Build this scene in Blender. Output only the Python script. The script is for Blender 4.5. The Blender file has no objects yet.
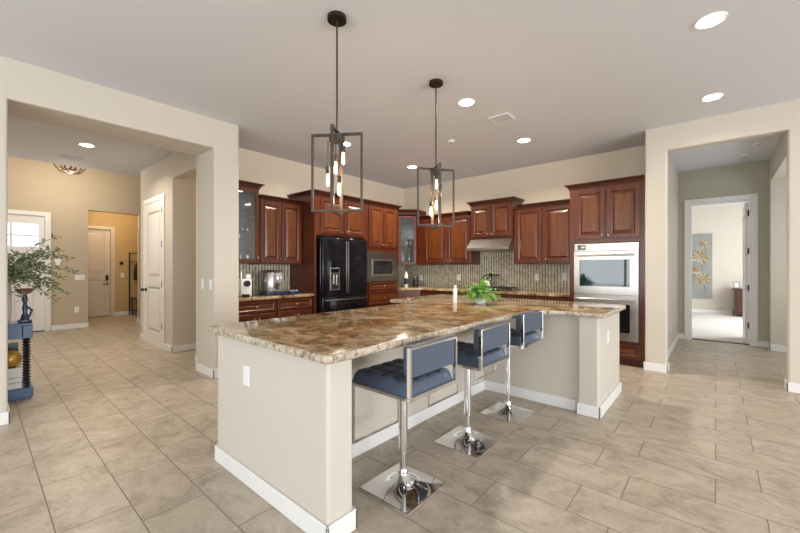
import bpy, bmesh, math, random
from mathutils import Vector, Matrix
random.seed(7)
S = bpy.context.scene
COL = S.collection
PI = math.pi
# ------------------------------------------------------------------ camera
H = 1.30
YAW = math.atan(316/367.)
cd = bpy.data.cameras.new('camera'); cam = bpy.data.objects.new('camera', cd); COL.objects.link(cam)
cd.sensor_width = 36; cd.lens = 36*367/800.; cd.clip_start = .02
cam.location = (0, 0, H); cam.rotation_euler = (PI/2, 0, YAW)
cd.shift_y = (267.7-266.5)/800.
S.camera = cam
# ------------------------------------------------------------------ world, exposure, big lights
S.view_settings.view_transform = 'Standard'; S.view_settings.look = 'None'
S.view_settings.gamma = 1; S.view_settings.use_curve_mapping = False
S.view_settings.exposure = 0.5
W = bpy.data.worlds.new('world'); S.world = W; W.use_nodes = True
wn = W.node_tree; bgn = wn.nodes['Background']
bgn.inputs[0].default_value = (.80, .90, 1, 1); bgn.inputs[1].default_value = 1.6

def area(name, loc, rot, sx, sy, power, color=(1, 1, 1), spread=180, shape='RECTANGLE'):
    l = bpy.data.lights.new(name, 'AREA'); l.shape = shape; l.size = sx
    if shape in ('RECTANGLE', 'ELLIPSE'): l.size_y = sy
    l.energy = power; l.color = color; l.spread = math.radians(spread)
    o = bpy.data.objects.new(name, l); COL.objects.link(o); o.location = loc; o.rotation_euler = rot
    return o
DAY = (.92, .965, 1)
area('daylight_side_window', (7.56, .6, 1.3), (0, PI/2, 0), 2.3, 6.6, 455, DAY)       # window in the wall on the +x side
area('daylight_rear_window', (-.9, -4.06, 1.3), (PI/2, 0, 0), 6.2, 2.3, 125, (.95, .975, 1))  # window behind the camera
area('daylight_bedroom_window', (2.15, 11.2, 1.4), (0, PI/2, 0), 1.8, 2.4, 110, DAY)
area('foyer_unseen_lamp', (-9.4, -1.92, 2.0), (PI/2, 0, 0), 1.5, 2.6, 30, (1, .97, .92))  # area lamp out of view; the foyer wall behind it has no window
area('daylight_side_hall', (1.9, 7.0, 1.6), (0, PI/2, 0), 1.4, 1.8, 22, DAY)

# ------------------------------------------------------------------ materials
def nodes(m):
    m.use_nodes = True; t = m.node_tree; return t, t.nodes, t.links, t.nodes['Principled BSDF']
def pm(name, col, rough=.5, metal=0, bump=0, bscale=60, var=0, vscale=3, coat=0, spec=.5, aniso=None):
    m = bpy.data.materials.new(name); t, N, L, b = nodes(m)
    b.inputs['Base Color'].default_value = (*col, 1); b.inputs['Roughness'].default_value = rough
    b.inputs['Metallic'].default_value = metal; b.inputs['Specular IOR Level'].default_value = spec
    if coat: b.inputs['Coat Weight'].default_value = coat; b.inputs['Coat Roughness'].default_value = .08
    g = N.new('ShaderNodeNewGeometry')
    if bump:
        n = N.new('ShaderNodeTexNoise'); n.inputs['Scale'].default_value = bscale; n.inputs['Detail'].default_value = 4
        L.new(g.outputs['Position'], n.inputs['Vector'])
        bp = N.new('ShaderNodeBump'); bp.inputs['Strength'].default_value = bump; bp.inputs['Distance'].default_value = .002
        L.new(n.outputs[0], bp.inputs['Height']); L.new(bp.outputs[0], b.inputs['Normal'])
    if var or not bump:
        n = N.new('ShaderNodeTexNoise'); n.inputs['Scale'].default_value = vscale; n.inputs['Detail'].default_value = 5
        L.new(g.outputs['Position'], n.inputs['Vector'])
        mx = N.new('ShaderNodeMix'); mx.data_type = 'RGBA'; v = var or .02
        mx.inputs[6].default_value = (*[c*(1-v) for c in col], 1); mx.inputs[7].default_value = (*[min(1, c*(1+v)) for c in col], 1)
        L.new(n.outputs[0], mx.inputs[0]); L.new(mx.outputs[2], b.inputs['Base Color'])
    return m
def emis(name, col, s):
    m = bpy.data.materials.new(name); t, N, L, b = nodes(m)
    b.inputs['Base Color'].default_value = (*col, 1); b.inputs['Emission Color'].default_value = (*col, 1)
    b.inputs['Emission Strength'].default_value = s; return m
def glass(name, col=(1, 1, 1), alpha=.12, rough=.02):
    # thin pane: mostly transparent with a glossy surface
    m = bpy.data.materials.new(name); m.use_nodes = True; t = m.node_tree; N = t.nodes; L = t.links
    N.remove(N['Principled BSDF']); out = N['Material Output']
    tr = N.new('ShaderNodeBsdfTransparent'); tr.inputs[0].default_value = (*col, 1)
    gl = N.new('ShaderNodeBsdfGlossy'); gl.inputs['Roughness'].default_value = rough
    fr = N.new('ShaderNodeFresnel'); fr.inputs[0].default_value = 1.45
    ad = N.new('ShaderNodeMath'); ad.operation = 'ADD'; ad.inputs[1].default_value = alpha
    mx = N.new('ShaderNodeMixShader'); L.new(fr.outputs[0], ad.inputs[0]); L.new(ad.outputs[0], mx.inputs[0])
    L.new(tr.outputs[0], mx.inputs[1]); L.new(gl.outputs[0], mx.inputs[2]); L.new(mx.outputs[0], out.inputs[0])
    return m
def ramp(N, stops, interp='LINEAR'):
    r = N.new('ShaderNodeValToRGB'); r.color_ramp.interpolation = interp
    e = r.color_ramp.elements
    while len(e) < len(stops): e.new(.5)
    for i, (p, c) in enumerate(stops): e[i].position = p; e[i].color = (*c, 1)
    return r
def wood(name, dark, light, rough=.32, vertical=True):
    m = bpy.data.materials.new(name); t, N, L, b = nodes(m)
    g = N.new('ShaderNodeNewGeometry'); mp = N.new('ShaderNodeMapping')
    mp.inputs['Scale'].default_value = (22, 22, 1.6) if vertical else (2, 2, 22)
    L.new(g.outputs['Position'], mp.inputs[0])
    n = N.new('ShaderNodeTexNoise'); n.inputs['Scale'].default_value = 1.6; n.inputs['Detail'].default_value = 8; n.inputs['Distortion'].default_value = .6
    L.new(mp.outputs[0], n.inputs['Vector'])
    r = ramp(N, [(.3, dark), (.7, light)]); L.new(n.outputs[0], r.inputs[0]); L.new(r.outputs[0], b.inputs['Base Color'])
    b.inputs['Roughness'].default_value = rough
    b.inputs['Coat Weight'].default_value = .15; b.inputs['Coat Roughness'].default_value = .2
    return m

M = {}
M['wall'] = pm('painted_plaster', (.60, .545, .465), .75, bump=.25, bscale=90)
M['wall_warm_lit'] = pm('kitchen_plaster_warm_light', (.74, .64, .50), .75, bump=.25, bscale=90)  # same wall paint, warmed and lightened: can-light glow put into the colour
M['wall_tan'] = pm('tan_painted_plaster', (.52, .44, .33), .75, bump=.25, bscale=90)
M['wall_gold'] = pm('gold_painted_plaster', (.50, .37, .20), .75, bump=.2, bscale=90)
M['wall_green'] = pm('sage_beige_plaster', (.46, .44, .35), .75, bump=.2, bscale=90)
M['ceiling'] = pm('ceiling_paint', (.69, .69, .72), .85, bump=.2, bscale=70)
M['island_paint'] = pm('island_plaster', (.58, .53, .46), .7, bump=.2, bscale=90)
M['trim'] = pm('white_trim_paint', (.78, .77, .75), .4)
M['door_white'] = pm('white_door_paint', (.76, .74, .72), .4)
M['door_cream'] = pm('cream_door_paint', (.62, .56, .50), .45)
M['cherry'] = wood('cherry_wood', (.052, .0092, .002), (.115, .023, .0046))
M['cherry_field'] = wood('cherry_wood_field', (.070, .017, .0026), (.15, .042, .007))
M['cherry_mold'] = wood('cherry_glazed_molding', (.032, .006, .002), (.075, .016, .005), .28)
M['dark_wood'] = wood('dark_furniture_wood', (.03, .008, .005), (.09, .025, .012))
M['steel'] = pm('brushed_stainless', (.50, .475, .44), .30, 1, var=.05, vscale=30)
M['steel_dark'] = pm('dark_stainless', (.30, .29, .28), .3, 1)
M['chrome'] = pm('chrome', (.82, .82, .83), .05, 1)
M['black_steel'] = pm('black_stainless', (.008, .008, .011), .07, 0, spec=.28)
M['black'] = pm('black_plastic', (.012, .012, .014), .3)
M['black_iron'] = pm('black_iron', (.015, .014, .014), .45)
M['black_glass'] = pm('black_glass', (.006, .007, .009), .03, coat=1)
M['oven_glass'] = pm('oven_window_glass', (.01, .02, .024), .02, spec=1)
M['bronze'] = pm('dark_bronze', (.035, .022, .018), .4, .6)
M['weathered'] = pm('weathered_bronze_wood', (.055, .042, .036), .5, .3, var=.3, vscale=25)
M['rod_bronze'] = pm('rod_bronze', (.08, .06, .05), .4, .6)
M['knob'] = pm('brushed_nickel_knob', (.45, .40, .36), .25, 1)
M['leather'] = pm('navy_leather', (.072, .094, .140), .34, bump=.3, bscale=220)
M['plastic_white'] = pm('white_plastic', (.82, .81, .79), .35)
M['ceramic'] = pm('white_ceramic', (.85, .85, .86), .2)
M['blue_paint'] = pm('blue_painted_wood', (.06, .11, .20), .4, var=.1)
M['navy_gloss'] = pm('dark_blue_plastic', (.02, .035, .09), .2)
M['grey_plastic'] = pm('grey_plastic', (.35, .36, .40), .3)
M['carpet'] = pm('pale_carpet', (.66, .62, .57), .95, bump=.6, bscale=300)
M['soil'] = pm('potting_soil', (.03, .02, .012), .9)
M['fern'] = pm('fern_leaf', (.16, .36, .05), .45, var=.35, vscale=18)
M['euca'] = pm('eucalyptus_leaf', (.20, .26, .13), .55, var=.4, vscale=12)
M['stem'] = pm('brown_stem', (.10, .07, .04), .7)
M['brownclay'] = pm('brown_carved_wood', (.22, .08, .04), .5)
M['gold'] = pm('gold_painted_ball', (.45, .27, .05), .3, .3, var=.4, vscale=14)
M['paper'] = pm('white_paper', (.72, .71, .68), .7)
M['vase'] = pm('pale_grey_vase', (.60, .60, .60), .4)
M['bulb'] = emis('glowing_bulb', (1, .68, .36), 8)
M['lamp_disc'] = emis('recessed_lamp_glow', (1, .9, .78), 14)
M['puck'] = emis('cabinet_puck_glow', (1, .95, .85), 6)
M['clock'] = emis('oven_clock_glow', (.35, .8, .9), .35)
M['glass'] = glass('clear_glass', (.93, .96, .97), .05)
M['cab_glass'] = glass('cabinet_glass', (.80, .86, .90), .10, .05)
M['tumbler'] = glass('drinking_glass_clear', (.80, .86, .90), .55, .2)
M['cab_inside'] = pm('cabinet_interior', (.16, .19, .22), .5)
M['canvas'] = pm('pale_blue_canvas', (.27, .285, .26), .8, var=.25, vscale=5)
M['petal'] = pm('ochre_paint', (.30, .20, .09), .7, var=.6, vscale=9)
M['petal_pale'] = pm('cream_paint', (.48, .42, .30), .7, var=.4, vscale=9)
M['twig'] = pm('dark_brown_paint', (.10, .07, .05), .7)
M['black_spool'] = pm('black_spool_wood', (.012, .014, .02), .3)

def mat_floor():
    m = bpy.data.materials.new('ceramic_floor_tile'); t, N, L, b = nodes(m)
    g = N.new('ShaderNodeNewGeometry'); mp = N.new('ShaderNodeMapping')
    mp.inputs['Location'].default_value = (-.2+60.7, -.262+60.3, 0)
    L.new(g.outputs['Position'], mp.inputs[0])
    br = N.new('ShaderNodeTexBrick'); br.offset = .3333; br.offset_frequency = 2; br.squash = 1
    for k, v in (('Scale', 1), ('Mortar Size', .0028), ('Mortar Smooth', .15), ('Bias', 0), ('Brick Width', .607), ('Row Height', .3015)):
        br.inputs[k].default_value = v
    br.inputs['Color1'].default_value = (0, 0, 0, 1); br.inputs['Color2'].default_value = (1, 1, 1, 1); br.inputs['Mortar'].default_value = (.5, .5, .5, 1)
    L.new(mp.outputs[0], br.inputs['Vector'])
    sp = N.new('ShaderNodeSeparateColor'); L.new(br.outputs['Color'], sp.inputs[0])
    mu = N.new('ShaderNodeMath'); mu.operation = 'MULTIPLY'; mu.inputs[1].default_value = 37; L.new(sp.outputs[0], mu.inputs[0])
    m2 = N.new('ShaderNodeMapping'); m2.inputs['Scale'].default_value = (1.7, 2.3, 1); m2.inputs['Rotation'].default_value = (0, 0, .25); L.new(g.outputs['Position'], m2.inputs[0])
    n = N.new('ShaderNodeTexNoise'); n.noise_dimensions = '4D'
    n.inputs['Scale'].default_value = 2.6; n.inputs['Detail'].default_value = 12; n.inputs['Roughness'].default_value = .80; n.inputs['Distortion'].default_value = .8
    L.new(m2.outputs[0], n.inputs['Vector']); L.new(mu.outputs[0], n.inputs['W'])
    r = ramp(N, [(.29, (.20, .155, .11)), (.42, (.34, .28, .215)), (.52, (.44, .375, .295)), (.60, (.49, .425, .345)), (.74, (.62, .56, .475))])
    L.new(n.outputs[0], r.inputs[0])
    mx = N.new('ShaderNodeMix'); mx.data_type = 'RGBA'; L.new(br.outputs['Fac'], mx.inputs[0]); L.new(r.outputs[0], mx.inputs[6])
    mx.inputs[7].default_value = (.20, .165, .13, 1); L.new(mx.outputs[2], b.inputs['Base Color'])
    rr = N.new('ShaderNodeMath'); rr.operation = 'MULTIPLY_ADD'; rr.inputs[1].default_value = .4; rr.inputs[2].default_value = .38
    L.new(br.outputs['Fac'], rr.inputs[0]); L.new(rr.outputs[0], b.inputs['Roughness'])
    bp = N.new('ShaderNodeBump'); bp.invert = True; bp.inputs['Strength'].default_value = .5; bp.inputs['Distance'].default_value = .002
    L.new(br.outputs['Fac'], bp.inputs['Height']); L.new(bp.outputs[0], b.inputs['Normal'])
    return m
M['floor'] = mat_floor()
def mat_granite():
    m = bpy.data.materials.new('brown_granite'); t, N, L, b = nodes(m)
    g = N.new('ShaderNodeNewGeometry')
    mp = N.new('ShaderNodeMapping'); mp.inputs['Rotation'].default_value = (0, 0, .7); mp.inputs['Scale'].default_value = (1.8, 2.4, 1.5); L.new(g.outputs['Position'], mp.inputs[0])
    n1 = N.new('ShaderNodeTexNoise'); n1.inputs['Scale'].default_value = 2.6; n1.inputs['Detail'].default_value = 12; n1.inputs['Roughness'].default_value = .74; n1.inputs['Distortion'].default_value = .7
    L.new(mp.outputs[0], n1.inputs['Vector'])
    r1 = ramp(N, [(.33, (.07, .038, .018)), (.42, (.18, .108, .05)), (.48, (.31, .205, .10)), (.55, (.48, .365, .22)), (.66, (.66, .55, .39))])
    L.new(n1.outputs[0], r1.inputs[0])
    n2 = N.new('ShaderNodeTexNoise'); n2.inputs['Scale'].default_value = 75; n2.inputs['Detail'].default_value = 5; n2.inputs['Roughness'].default_value = .7
    L.new(g.outputs['Position'], n2.inputs['Vector'])
    r2 = ramp(N, [(.33, (.10, .07, .06)), (.45, (.75, .70, .65)), (.62, (1.0, 1.0, 1.0)), (.72, (1.5, 1.45, 1.3))])
    L.new(n2.outputs[0], r2.inputs[0])
    mx = N.new('ShaderNodeMix'); mx.data_type = 'RGBA'; mx.blend_type = 'MULTIPLY'; mx.inputs[0].default_value = .75
    L.new(r1.outputs[0], mx.inputs[6]); L.new(r2.outputs[0], mx.inputs[7])
    L.new(mx.outputs[2], b.inputs['Base Color']); b.inputs['Roughness'].default_value = .09
    return m
M['granite'] = mat_granite()
def mat_edge():
    m = bpy.data.materials.new('granite_edge'); t, N, L, b = nodes(m)
    g = N.new('ShaderNodeNewGeometry')
    n2 = N.new('ShaderNodeTexNoise'); n2.inputs['Scale'].default_value = 34; n2.inputs['Detail'].default_value = 7; n2.inputs['Roughness'].default_value = .7
    L.new(g.outputs['Position'], n2.inputs['Vector'])
    r2 = ramp(N, [(.30, (.07, .045, .03)), (.41, (.27, .20, .14)), (.50, (.45, .38, .29)), (.68, (.62, .56, .46))])
    L.new(n2.outputs[0], r2.inputs[0]); L.new(r2.outputs[0], b.inputs['Base Color']); b.inputs['Roughness'].default_value = .2
    return m
M['granite_edge'] = mat_edge()
def mat_mosaic():
    m = bpy.data.materials.new('glass_mosaic_backsplash'); t, N, L, b = nodes(m)
    g = N.new('ShaderNodeNewGeometry'); s = N.new('ShaderNodeSeparateXYZ'); L.new(g.outputs['Position'], s.inputs[0])
    a = N.new('ShaderNodeMath'); a.operation = 'ADD'; L.new(s.outputs[0], a.inputs[0]); L.new(s.outputs[1], a.inputs[1])
    a2 = N.new('ShaderNodeMath'); a2.operation = 'ADD'; a2.inputs[1].default_value = 50; L.new(a.outputs[0], a2.inputs[0])
    c = N.new('ShaderNodeCombineXYZ'); L.new(s.outputs[2], c.inputs[0]); L.new(a2.outputs[0], c.inputs[1])
    br = N.new('ShaderNodeTexBrick'); br.offset = .5; br.offset_frequency = 2
    for k, v in (('Scale', 1), ('Mortar Size', .0022), ('Mortar Smooth', .1), ('Bias', 0), ('Brick Width', .055), ('Row Height', .0245)):
        br.inputs[k].default_value = v
    br.inputs['Color1'].default_value = (0, 0, 0, 1); br.inputs['Color2'].default_value = (1, 1, 1, 1); br.inputs['Mortar'].default_value = (.5, .5, .5, 1)
    L.new(c.outputs[0], br.inputs['Vector'])
    r = ramp(N, [(0, (.15, .12, .07)), (.3, (.26, .22, .14)), (.55, (.19, .16, .10)), (.8, (.38, .33, .22))], 'CONSTANT')
    r_l = ramp(N, [(0, (.56, .51, .37)), (.4, (.68, .63, .48)), (.75, (.46, .41, .28))], 'CONSTANT')
    L.new(br.outputs['Color'], r.inputs[0]); L.new(br.outputs['Color'], r_l.inputs[0])
    md = N.new('ShaderNodeMath'); md.operation = 'MODULO'; md.inputs[1].default_value = .049; L.new(a2.outputs[0], md.inputs[0])
    lt = N.new('ShaderNodeMath'); lt.operation = 'LESS_THAN'; lt.inputs[1].default_value = .0245; L.new(md.outputs[0], lt.inputs[0])
    mc = N.new('ShaderNodeMix'); mc.data_type = 'RGBA'; L.new(lt.outputs[0], mc.inputs[0]); L.new(r.outputs[0], mc.inputs[6]); L.new(r_l.outputs[0], mc.inputs[7])
    mx = N.new('ShaderNodeMix'); mx.data_type = 'RGBA'; L.new(br.outputs['Fac'], mx.inputs[0]); L.new(mc.outputs[2], mx.inputs[6])
    mx.inputs[7].default_value = (.55, .52, .44, 1); L.new(mx.outputs[2], b.inputs['Base Color']); b.inputs['Roughness'].default_value = .22
    return m
M['mosaic'] = mat_mosaic()

# ------------------------------------------------------------------ mesh helpers
class MB:
    def __init__(s): s.bm = bmesh.new()
    def _merge(s, b):
        me = bpy.data.meshes.new('tmp'); b.to_mesh(me); b.free(); s.bm.from_mesh(me); bpy.data.meshes.remove(me)
    def box(s, x0, x1, y0, y1, z0, z1, bev=0, seg=2):
        b = bmesh.new(); bmesh.ops.create_cube(b, size=1)
        for v in b.verts: v.co = Vector(((x0+x1)/2+v.co.x*(x1-x0), (y0+y1)/2+v.co.y*(y1-y0), (z0+z1)/2+v.co.z*(z1-z0)))
        if bev: bmesh.ops.bevel(b, geom=b.edges[:], offset=bev, segments=seg, affect='EDGES', profile=.5)
        s._merge(b); return s
    def cyl(s, p0, p1, r, r2=None, seg=20, cap=True):
        p0 = Vector(p0); p1 = Vector(p1); d = p1-p0; b = bmesh.new()
        bmesh.ops.create_cone(b, cap_ends=cap, segments=seg, radius1=r, radius2=r if r2 is None else r2, depth=d.length)
        q = Vector((0, 0, 1)).rotation_difference(d.normalized()).to_matrix().to_4x4()
        bmesh.ops.transform(b, matrix=Matrix.Translation((p0+p1)/2) @ q, verts=b.verts); s._merge(b); return s
    def tube(s, pts, r, seg=10):
        for a, c in zip(pts, pts[1:]): s.cyl(a, c, r, seg=seg)
        for p in pts[1:-1]: s.ball(p, r*1.0, 8)
        return s
    def ball(s, c, r, seg=14, sc=(1, 1, 1)):
        b = bmesh.new(); bmesh.ops.create_uvsphere(b, u_segments=seg, v_segments=max(6, seg//2), radius=r)
        for v in b.verts: v.co = Vector((c[0]+v.co.x*sc[0], c[1]+v.co.y*sc[1], c[2]+v.co.z*sc[2]))
        s._merge(b); return s
    def lathe(s, c, prof, seg=28):
        b = bmesh.new(); rings = []
        for r, z in prof:
            rings.append([b.verts.new((c[0]+r*math.cos(2*PI*k/seg), c[1]+r*math.sin(2*PI*k/seg), c[2]+z)) for k in range(seg)])
        for a, d in zip(rings, rings[1:]):
            for k in range(seg): b.faces.new((a[k], a[(k+1) % seg], d[(k+1) % seg], d[k]))
        b.faces.new(rings[0][::-1]); b.faces.new(rings[-1]); bmesh.ops.recalc_face_normals(b, faces=b.faces); s._merge(b); return s
    def prism(s, poly, z0, z1, bev=0, seg=3):
        b = bmesh.new(); lo = [b.verts.new((x, y, z0)) for x, y in poly]; hi = [b.verts.new((x, y, z1)) for x, y in poly]
        n = len(poly); b.faces.new(lo[::-1]); b.faces.new(hi)
        for k in range(n): b.faces.new((lo[k], lo[(k+1) % n], hi[(k+1) % n], hi[k]))
        bmesh.ops.recalc_face_normals(b, faces=b.faces)
        if bev:
            e = [e for e in b.edges if abs(e.verts[0].co.z-e.verts[1].co.z) < 1e-6]
            bmesh.ops.bevel(b, geom=e, offset=bev, segments=seg, affect='EDGES', profile=.5)
        s._merge(b); return s
    def poly(s, pts):
        s.bm.faces.new([s.bm.verts.new(p) for p in pts]); return s
    def xz(s, poly, y0, y1):   # extrude a polygon drawn in x-z along y
        b = bmesh.new(); lo = [b.verts.new((x, y0, z)) for x, z in poly]; hi = [b.verts.new((x, y1, z)) for x, z in poly]
        n = len(poly); b.faces.new(lo[::-1]); b.faces.new(hi)
        for k in range(n): b.faces.new((lo[k], lo[(k+1) % n], hi[(k+1) % n], hi[k]))
        bmesh.ops.recalc_face_normals(b, faces=b.faces); s._merge(b); return s
    def yz(s, poly, x0, x1):
        b = bmesh.new(); lo = [b.verts.new((x0, y, z)) for y, z in poly]; hi = [b.verts.new((x1, y, z)) for y, z in poly]
        n = len(poly); b.faces.new(lo[::-1]); b.faces.new(hi)
        for k in range(n): b.faces.new((lo[k], lo[(k+1) % n], hi[(k+1) % n], hi[k]))
        bmesh.ops.recalc_face_normals(b, faces=b.faces); s._merge(b); return s
    def build(s, name, mat, parent=None, smooth=False, sub=None, off=(0, 0, 0)):
        me = bpy.data.meshes.new(name); bm = s.bm
        vs = [v.co for v in bm.verts]
        c = Vector(((min(v.x for v in vs)+max(v.x for v in vs))/2, (min(v.y for v in vs)+max(v.y for v in vs))/2, min(v.z for v in vs)))
        for v in bm.verts: v.co -= c
        if smooth:
            for f in bm.faces: f.smooth = True
            for e in bm.edges:
                if len(e.link_faces) == 2 and e.calc_face_angle(0) > math.radians(38): e.smooth = False
        bm.to_mesh(me); bm.free()
        me.materials.append(M[mat] if isinstance(mat, str) else mat)
        o = bpy.data.objects.new(name, me); COL.objects.link(o)
        if parent is not None:
            o.parent = parent; c = c - Vector(parent.get('_o', (0, 0, 0))) if parent.type == 'MESH' else c
        o.location = c
        o['_o'] = tuple((Vector(parent.get('_o', (0, 0, 0))) if (parent is not None and parent.type == 'MESH') else Vector((0, 0, 0))) + c)
        return o
def tag(o, label=None, cat=None, group=None, kind=None):
    if label: o['label'] = label
    if cat: o['category'] = cat
    if group: o['group'] = group
    if kind: o['kind'] = kind
    return o
def root(name, loc, label, cat, group=None, rz=0):
    o = bpy.data.objects.new(name, None); COL.objects.link(o); o.location = loc; o.rotation_euler = (0, 0, rz)
    o.empty_display_size = .1
    return tag(o, label, cat, group)
def copy_tree(o, parent=None):
    c = o.copy(); COL.objects.link(c)
    if parent is not None: c.parent = parent
    for ch in list(o.children): copy_tree(ch, c)
    return c
def struct(mb, name, mat, smooth=False): return tag(mb.build(name, mat, None, smooth), kind='structure')

# ------------------------------------------------------------------ STRUCTURE
CZ = 3.05
struct(MB().box(-12.6, 8.2, -4.3, 8.56, -.12, 0), 'floor', 'floor')
struct(MB().box(-2.3, 2.3, 8.56, 13.9, -.12, .006), 'floor_bedroom', 'carpet')
struct(MB().box(-8.42, 8.2, -4.3, 8.56, CZ, CZ+.12), 'ceiling', 'ceiling')
struct(MB().box(-2.3, 2.3, 8.56, 13.9, CZ, CZ+.12), 'ceiling_bedroom', 'ceiling')
struct(MB().box(-10.6, -8.42, -2.2, 6.3, 4.2, 4.3), 'ceiling_foyer', 'ceiling')
struct(MB().box(-12.6, -10.55, 1.1, 3.7, 2.95, 3.05), 'ceiling_passage', 'ceiling')
# left wall with the wide opening to the foyer
def yrect(x0, x1, y0, y1, z0, z1): return MB().box(x0, x1, y0, y1, z0, z1)
b = MB()
b.yz([(-4.2, 0), (.185, 0), (.185, 2.71), (1.845, 2.71), (1.845, 0), (2.145, 0), (2.145, CZ), (-4.2, CZ)], -4.98, -4.475)
bmesh.ops.bevel(b.bm, geom=[e for e in b.bm.edges if all(.1 < v.co.y < 2.2 for v in e.verts) and abs(e.verts[0].co.x-e.verts[1].co.x) < 1e-5 and not all(v.co.z > 3 for v in e.verts)], offset=.018, segments=4, affect='EDGES', profile=.5)
struct(b, 'wall_left', 'wall')
struct(MB().box(-5.40, -4.981, 1.985, 2.145, 0, CZ).box(-5.40, -5.26, 2.1451, 6.4, 0, CZ), 'wall_kitchen_left', 'wall_warm_lit')
struct(MB().box(-5.40, -.687, 6.26, 6.4, 0, CZ), 'wall_kitchen_back', 'wall_warm_lit')
# right wall with the opening to the hall
b = MB()
b.xz([(-.687, 0), (-.46, 0), (-.46, 2.75), (.575, 2.75), (.575, 0), (7.85, 0), (7.85, CZ), (-.687, CZ)], 5.58, 5.73)
bmesh.ops.bevel(b.bm, geom=[e for e in b.bm.edges if all(v.co.x < 1 for v in e.verts) and abs(e.verts[0].co.y-e.verts[1].co.y) < 1e-5 and not all(v.co.z > 3 for v in e.verts)], offset=.018, segments=4, affect='EDGES', profile=.5)
struct(b, 'wall_right', 'wall')
struct(MB().box(-.687, -.53, 5.73, 8.42, 0, CZ), 'wall_hall_left', 'wall')
struct(MB().box(.65, .80, 8.15, 8.42, 0, CZ).box(.65, .80, 5.73, 8.15, 2.66, CZ).box(.65, .8, 5.73, 6.2, 0, 2.66), 'wall_hall_right', 'wall')
struct(MB().box(.80, 2.2, 8.15, 8.42, 0, CZ), 'wall_side_hall', 'wall')
struct(MB().xz([(-.687, 0), (-.35, 0), (-.35, 2.44), (.44, 2.44), (.44, 0), (.66, 0), (.66, CZ), (-.687, CZ)], 8.42, 8.56), 'wall_hall_back', 'wall_green')
struct(MB().box(2.2, 2.3, 5.73, 8.56, 0, CZ), 'wall_side_hall_right', 'wall')
# bedroom
struct(MB().box(-2.3, 2.3, 13.7, 13.85, 0, CZ), 'wall_bedroom_back', 'wall')
struct(MB().box(-2.3, -2.2, 8.56, 13.7, 0, CZ), 'wall_bedroom_left', 'wall')
struct(MB().box(2.2, 2.3, 8.56, 10.0, 0, CZ).box(2.2, 2.3, 12.4, 13.7, 0, CZ).box(2.2, 2.3, 10.0, 12.4, 0, .5).box(2.2, 2.3, 10.0, 12.4, 2.3, CZ), 'wall_bedroom_right', 'wall')
struct(MB().box(-2.3, -.687, 8.42, 8.56, 0, CZ).box(.66, 2.3, 8.42, 8.56, 0, CZ), 'wall_bedroom_front', 'wall')
# great room behind the camera
struct(MB().box(7.7, 7.85, -4.2, -2.7, 0, CZ).box(7.7, 7.85, 3.9, 5.58, 0, CZ).box(7.7, 7.85, -2.7, 3.9, 0, .15).box(7.7, 7.85, -2.7, 3.9, 2.45, CZ), 'wall_window_side', 'wall')
struct(MB().box(-4.87, -4.0, -4.35, -4.2, 0, CZ).box(2.2, 7.85, -4.35, -4.2, 0, CZ).box(-4.0, 2.2, -4.35, -4.2, 0, .15).box(-4.0, 2.2, -4.35, -4.2, 2.45, CZ), 'wall_rear', 'wall')
def window(n, plane, a0, a1, z0, z1, c, k):
    f = MB(); g = MB()
    for i in range(k+1):
        a = a0+(a1-a0)*i/k; w = .035
        a_, b_ = max(a0, a-w), min(a1, a+w)
        if plane == 'x': f.box(c-.03, c+.03, a_, b_, z0, z1)
        else: f.box(a_, b_, c-.03, c+.03, z0, z1)
    for z in (z0, z1-.07, (z0*.3+z1*.7)):
        if plane == 'x': f.box(c-.028, c+.028, a0, a1, z, z+.06)
        else: f.box(a0, a1, c-.028, c+.028, z, z+.06)
    fr = struct(f, 'window_%d' % n, 'trim')
    if plane == 'x': g.box(c+.10, c+.105, a0, a1, z0, z1)
    else: g.box(a0, a1, c-.105, c-.10, z0, z1)
    g.build('window_pane', 'glass', fr)
window(1, 'x', -2.7, 3.9, .15, 2.45, 7.5, 4)
window(2, 'y', -4.0, 2.2, .15, 2.45, -4.2 + .2, 4)
# foyer
struct(MB().yz([(-2.2, 0), (-.02, 0), (-.02, 2.36), (.955, 2.36), (.955, 0), (1.63, 0), (1.63, 2.56), (2.57, 2.56), (2.57, 0), (6.3, 0), (6.3, 4.2), (-2.2, 4.2)], -10.55, -10.40), 'wall_foyer_back', 'wall_tan')
struct(MB().box(-10.4, -4.98, -2.15, -2.0, 0, 4.2), 'wall_foyer_left', 'wall_tan')
struct(MB().box(-8.42, -8.30, -2.0, 6.3, CZ+.12, 4.2), 'wall_foyer_upper', 'wall')
b = MB().xz([(-7.95, 0), (-6.30, 0), (-6.30, 2.67), (-5.40, 2.67), (-5.40, CZ), (-7.95, CZ)], 1.985, 2.125)
b.box(-6.42, -6.30, 2.125, 6.2, 0, CZ).box(-7.95, -7.83, 2.125, 6.2, 0, CZ)
struct(b, 'wall_closet', 'wall')
struct(MB().box(-6.3, -5.4, 4.3, 4.42, 0, CZ), 'wall_closet_passage', 'wall_tan')
struct(MB().box(-10.4, -7.95, 6.1, 6.2, 0, 4.2), 'wall_foyer_right', 'wall_tan')
struct(MB().box(-12.47, -12.35, 1.2, 1.49, 0, 2.95).box(-12.47, -12.35, 2.41, 3.6, 0, 2.95).box(-12.47, -12.35, 1.49, 2.41, 2.33, 2.95), 'wall_passage_back', 'wall_gold')
struct(MB().box(-12.35, -10.55, 1.15, 1.25, 0, 2.95), 'wall_passage_left', 'wall_gold')
struct(MB().box(-12.35, -10.55, 3.5, 3.6, 0, 2.95), 'wall_passage_right', 'wall_gold')

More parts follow.
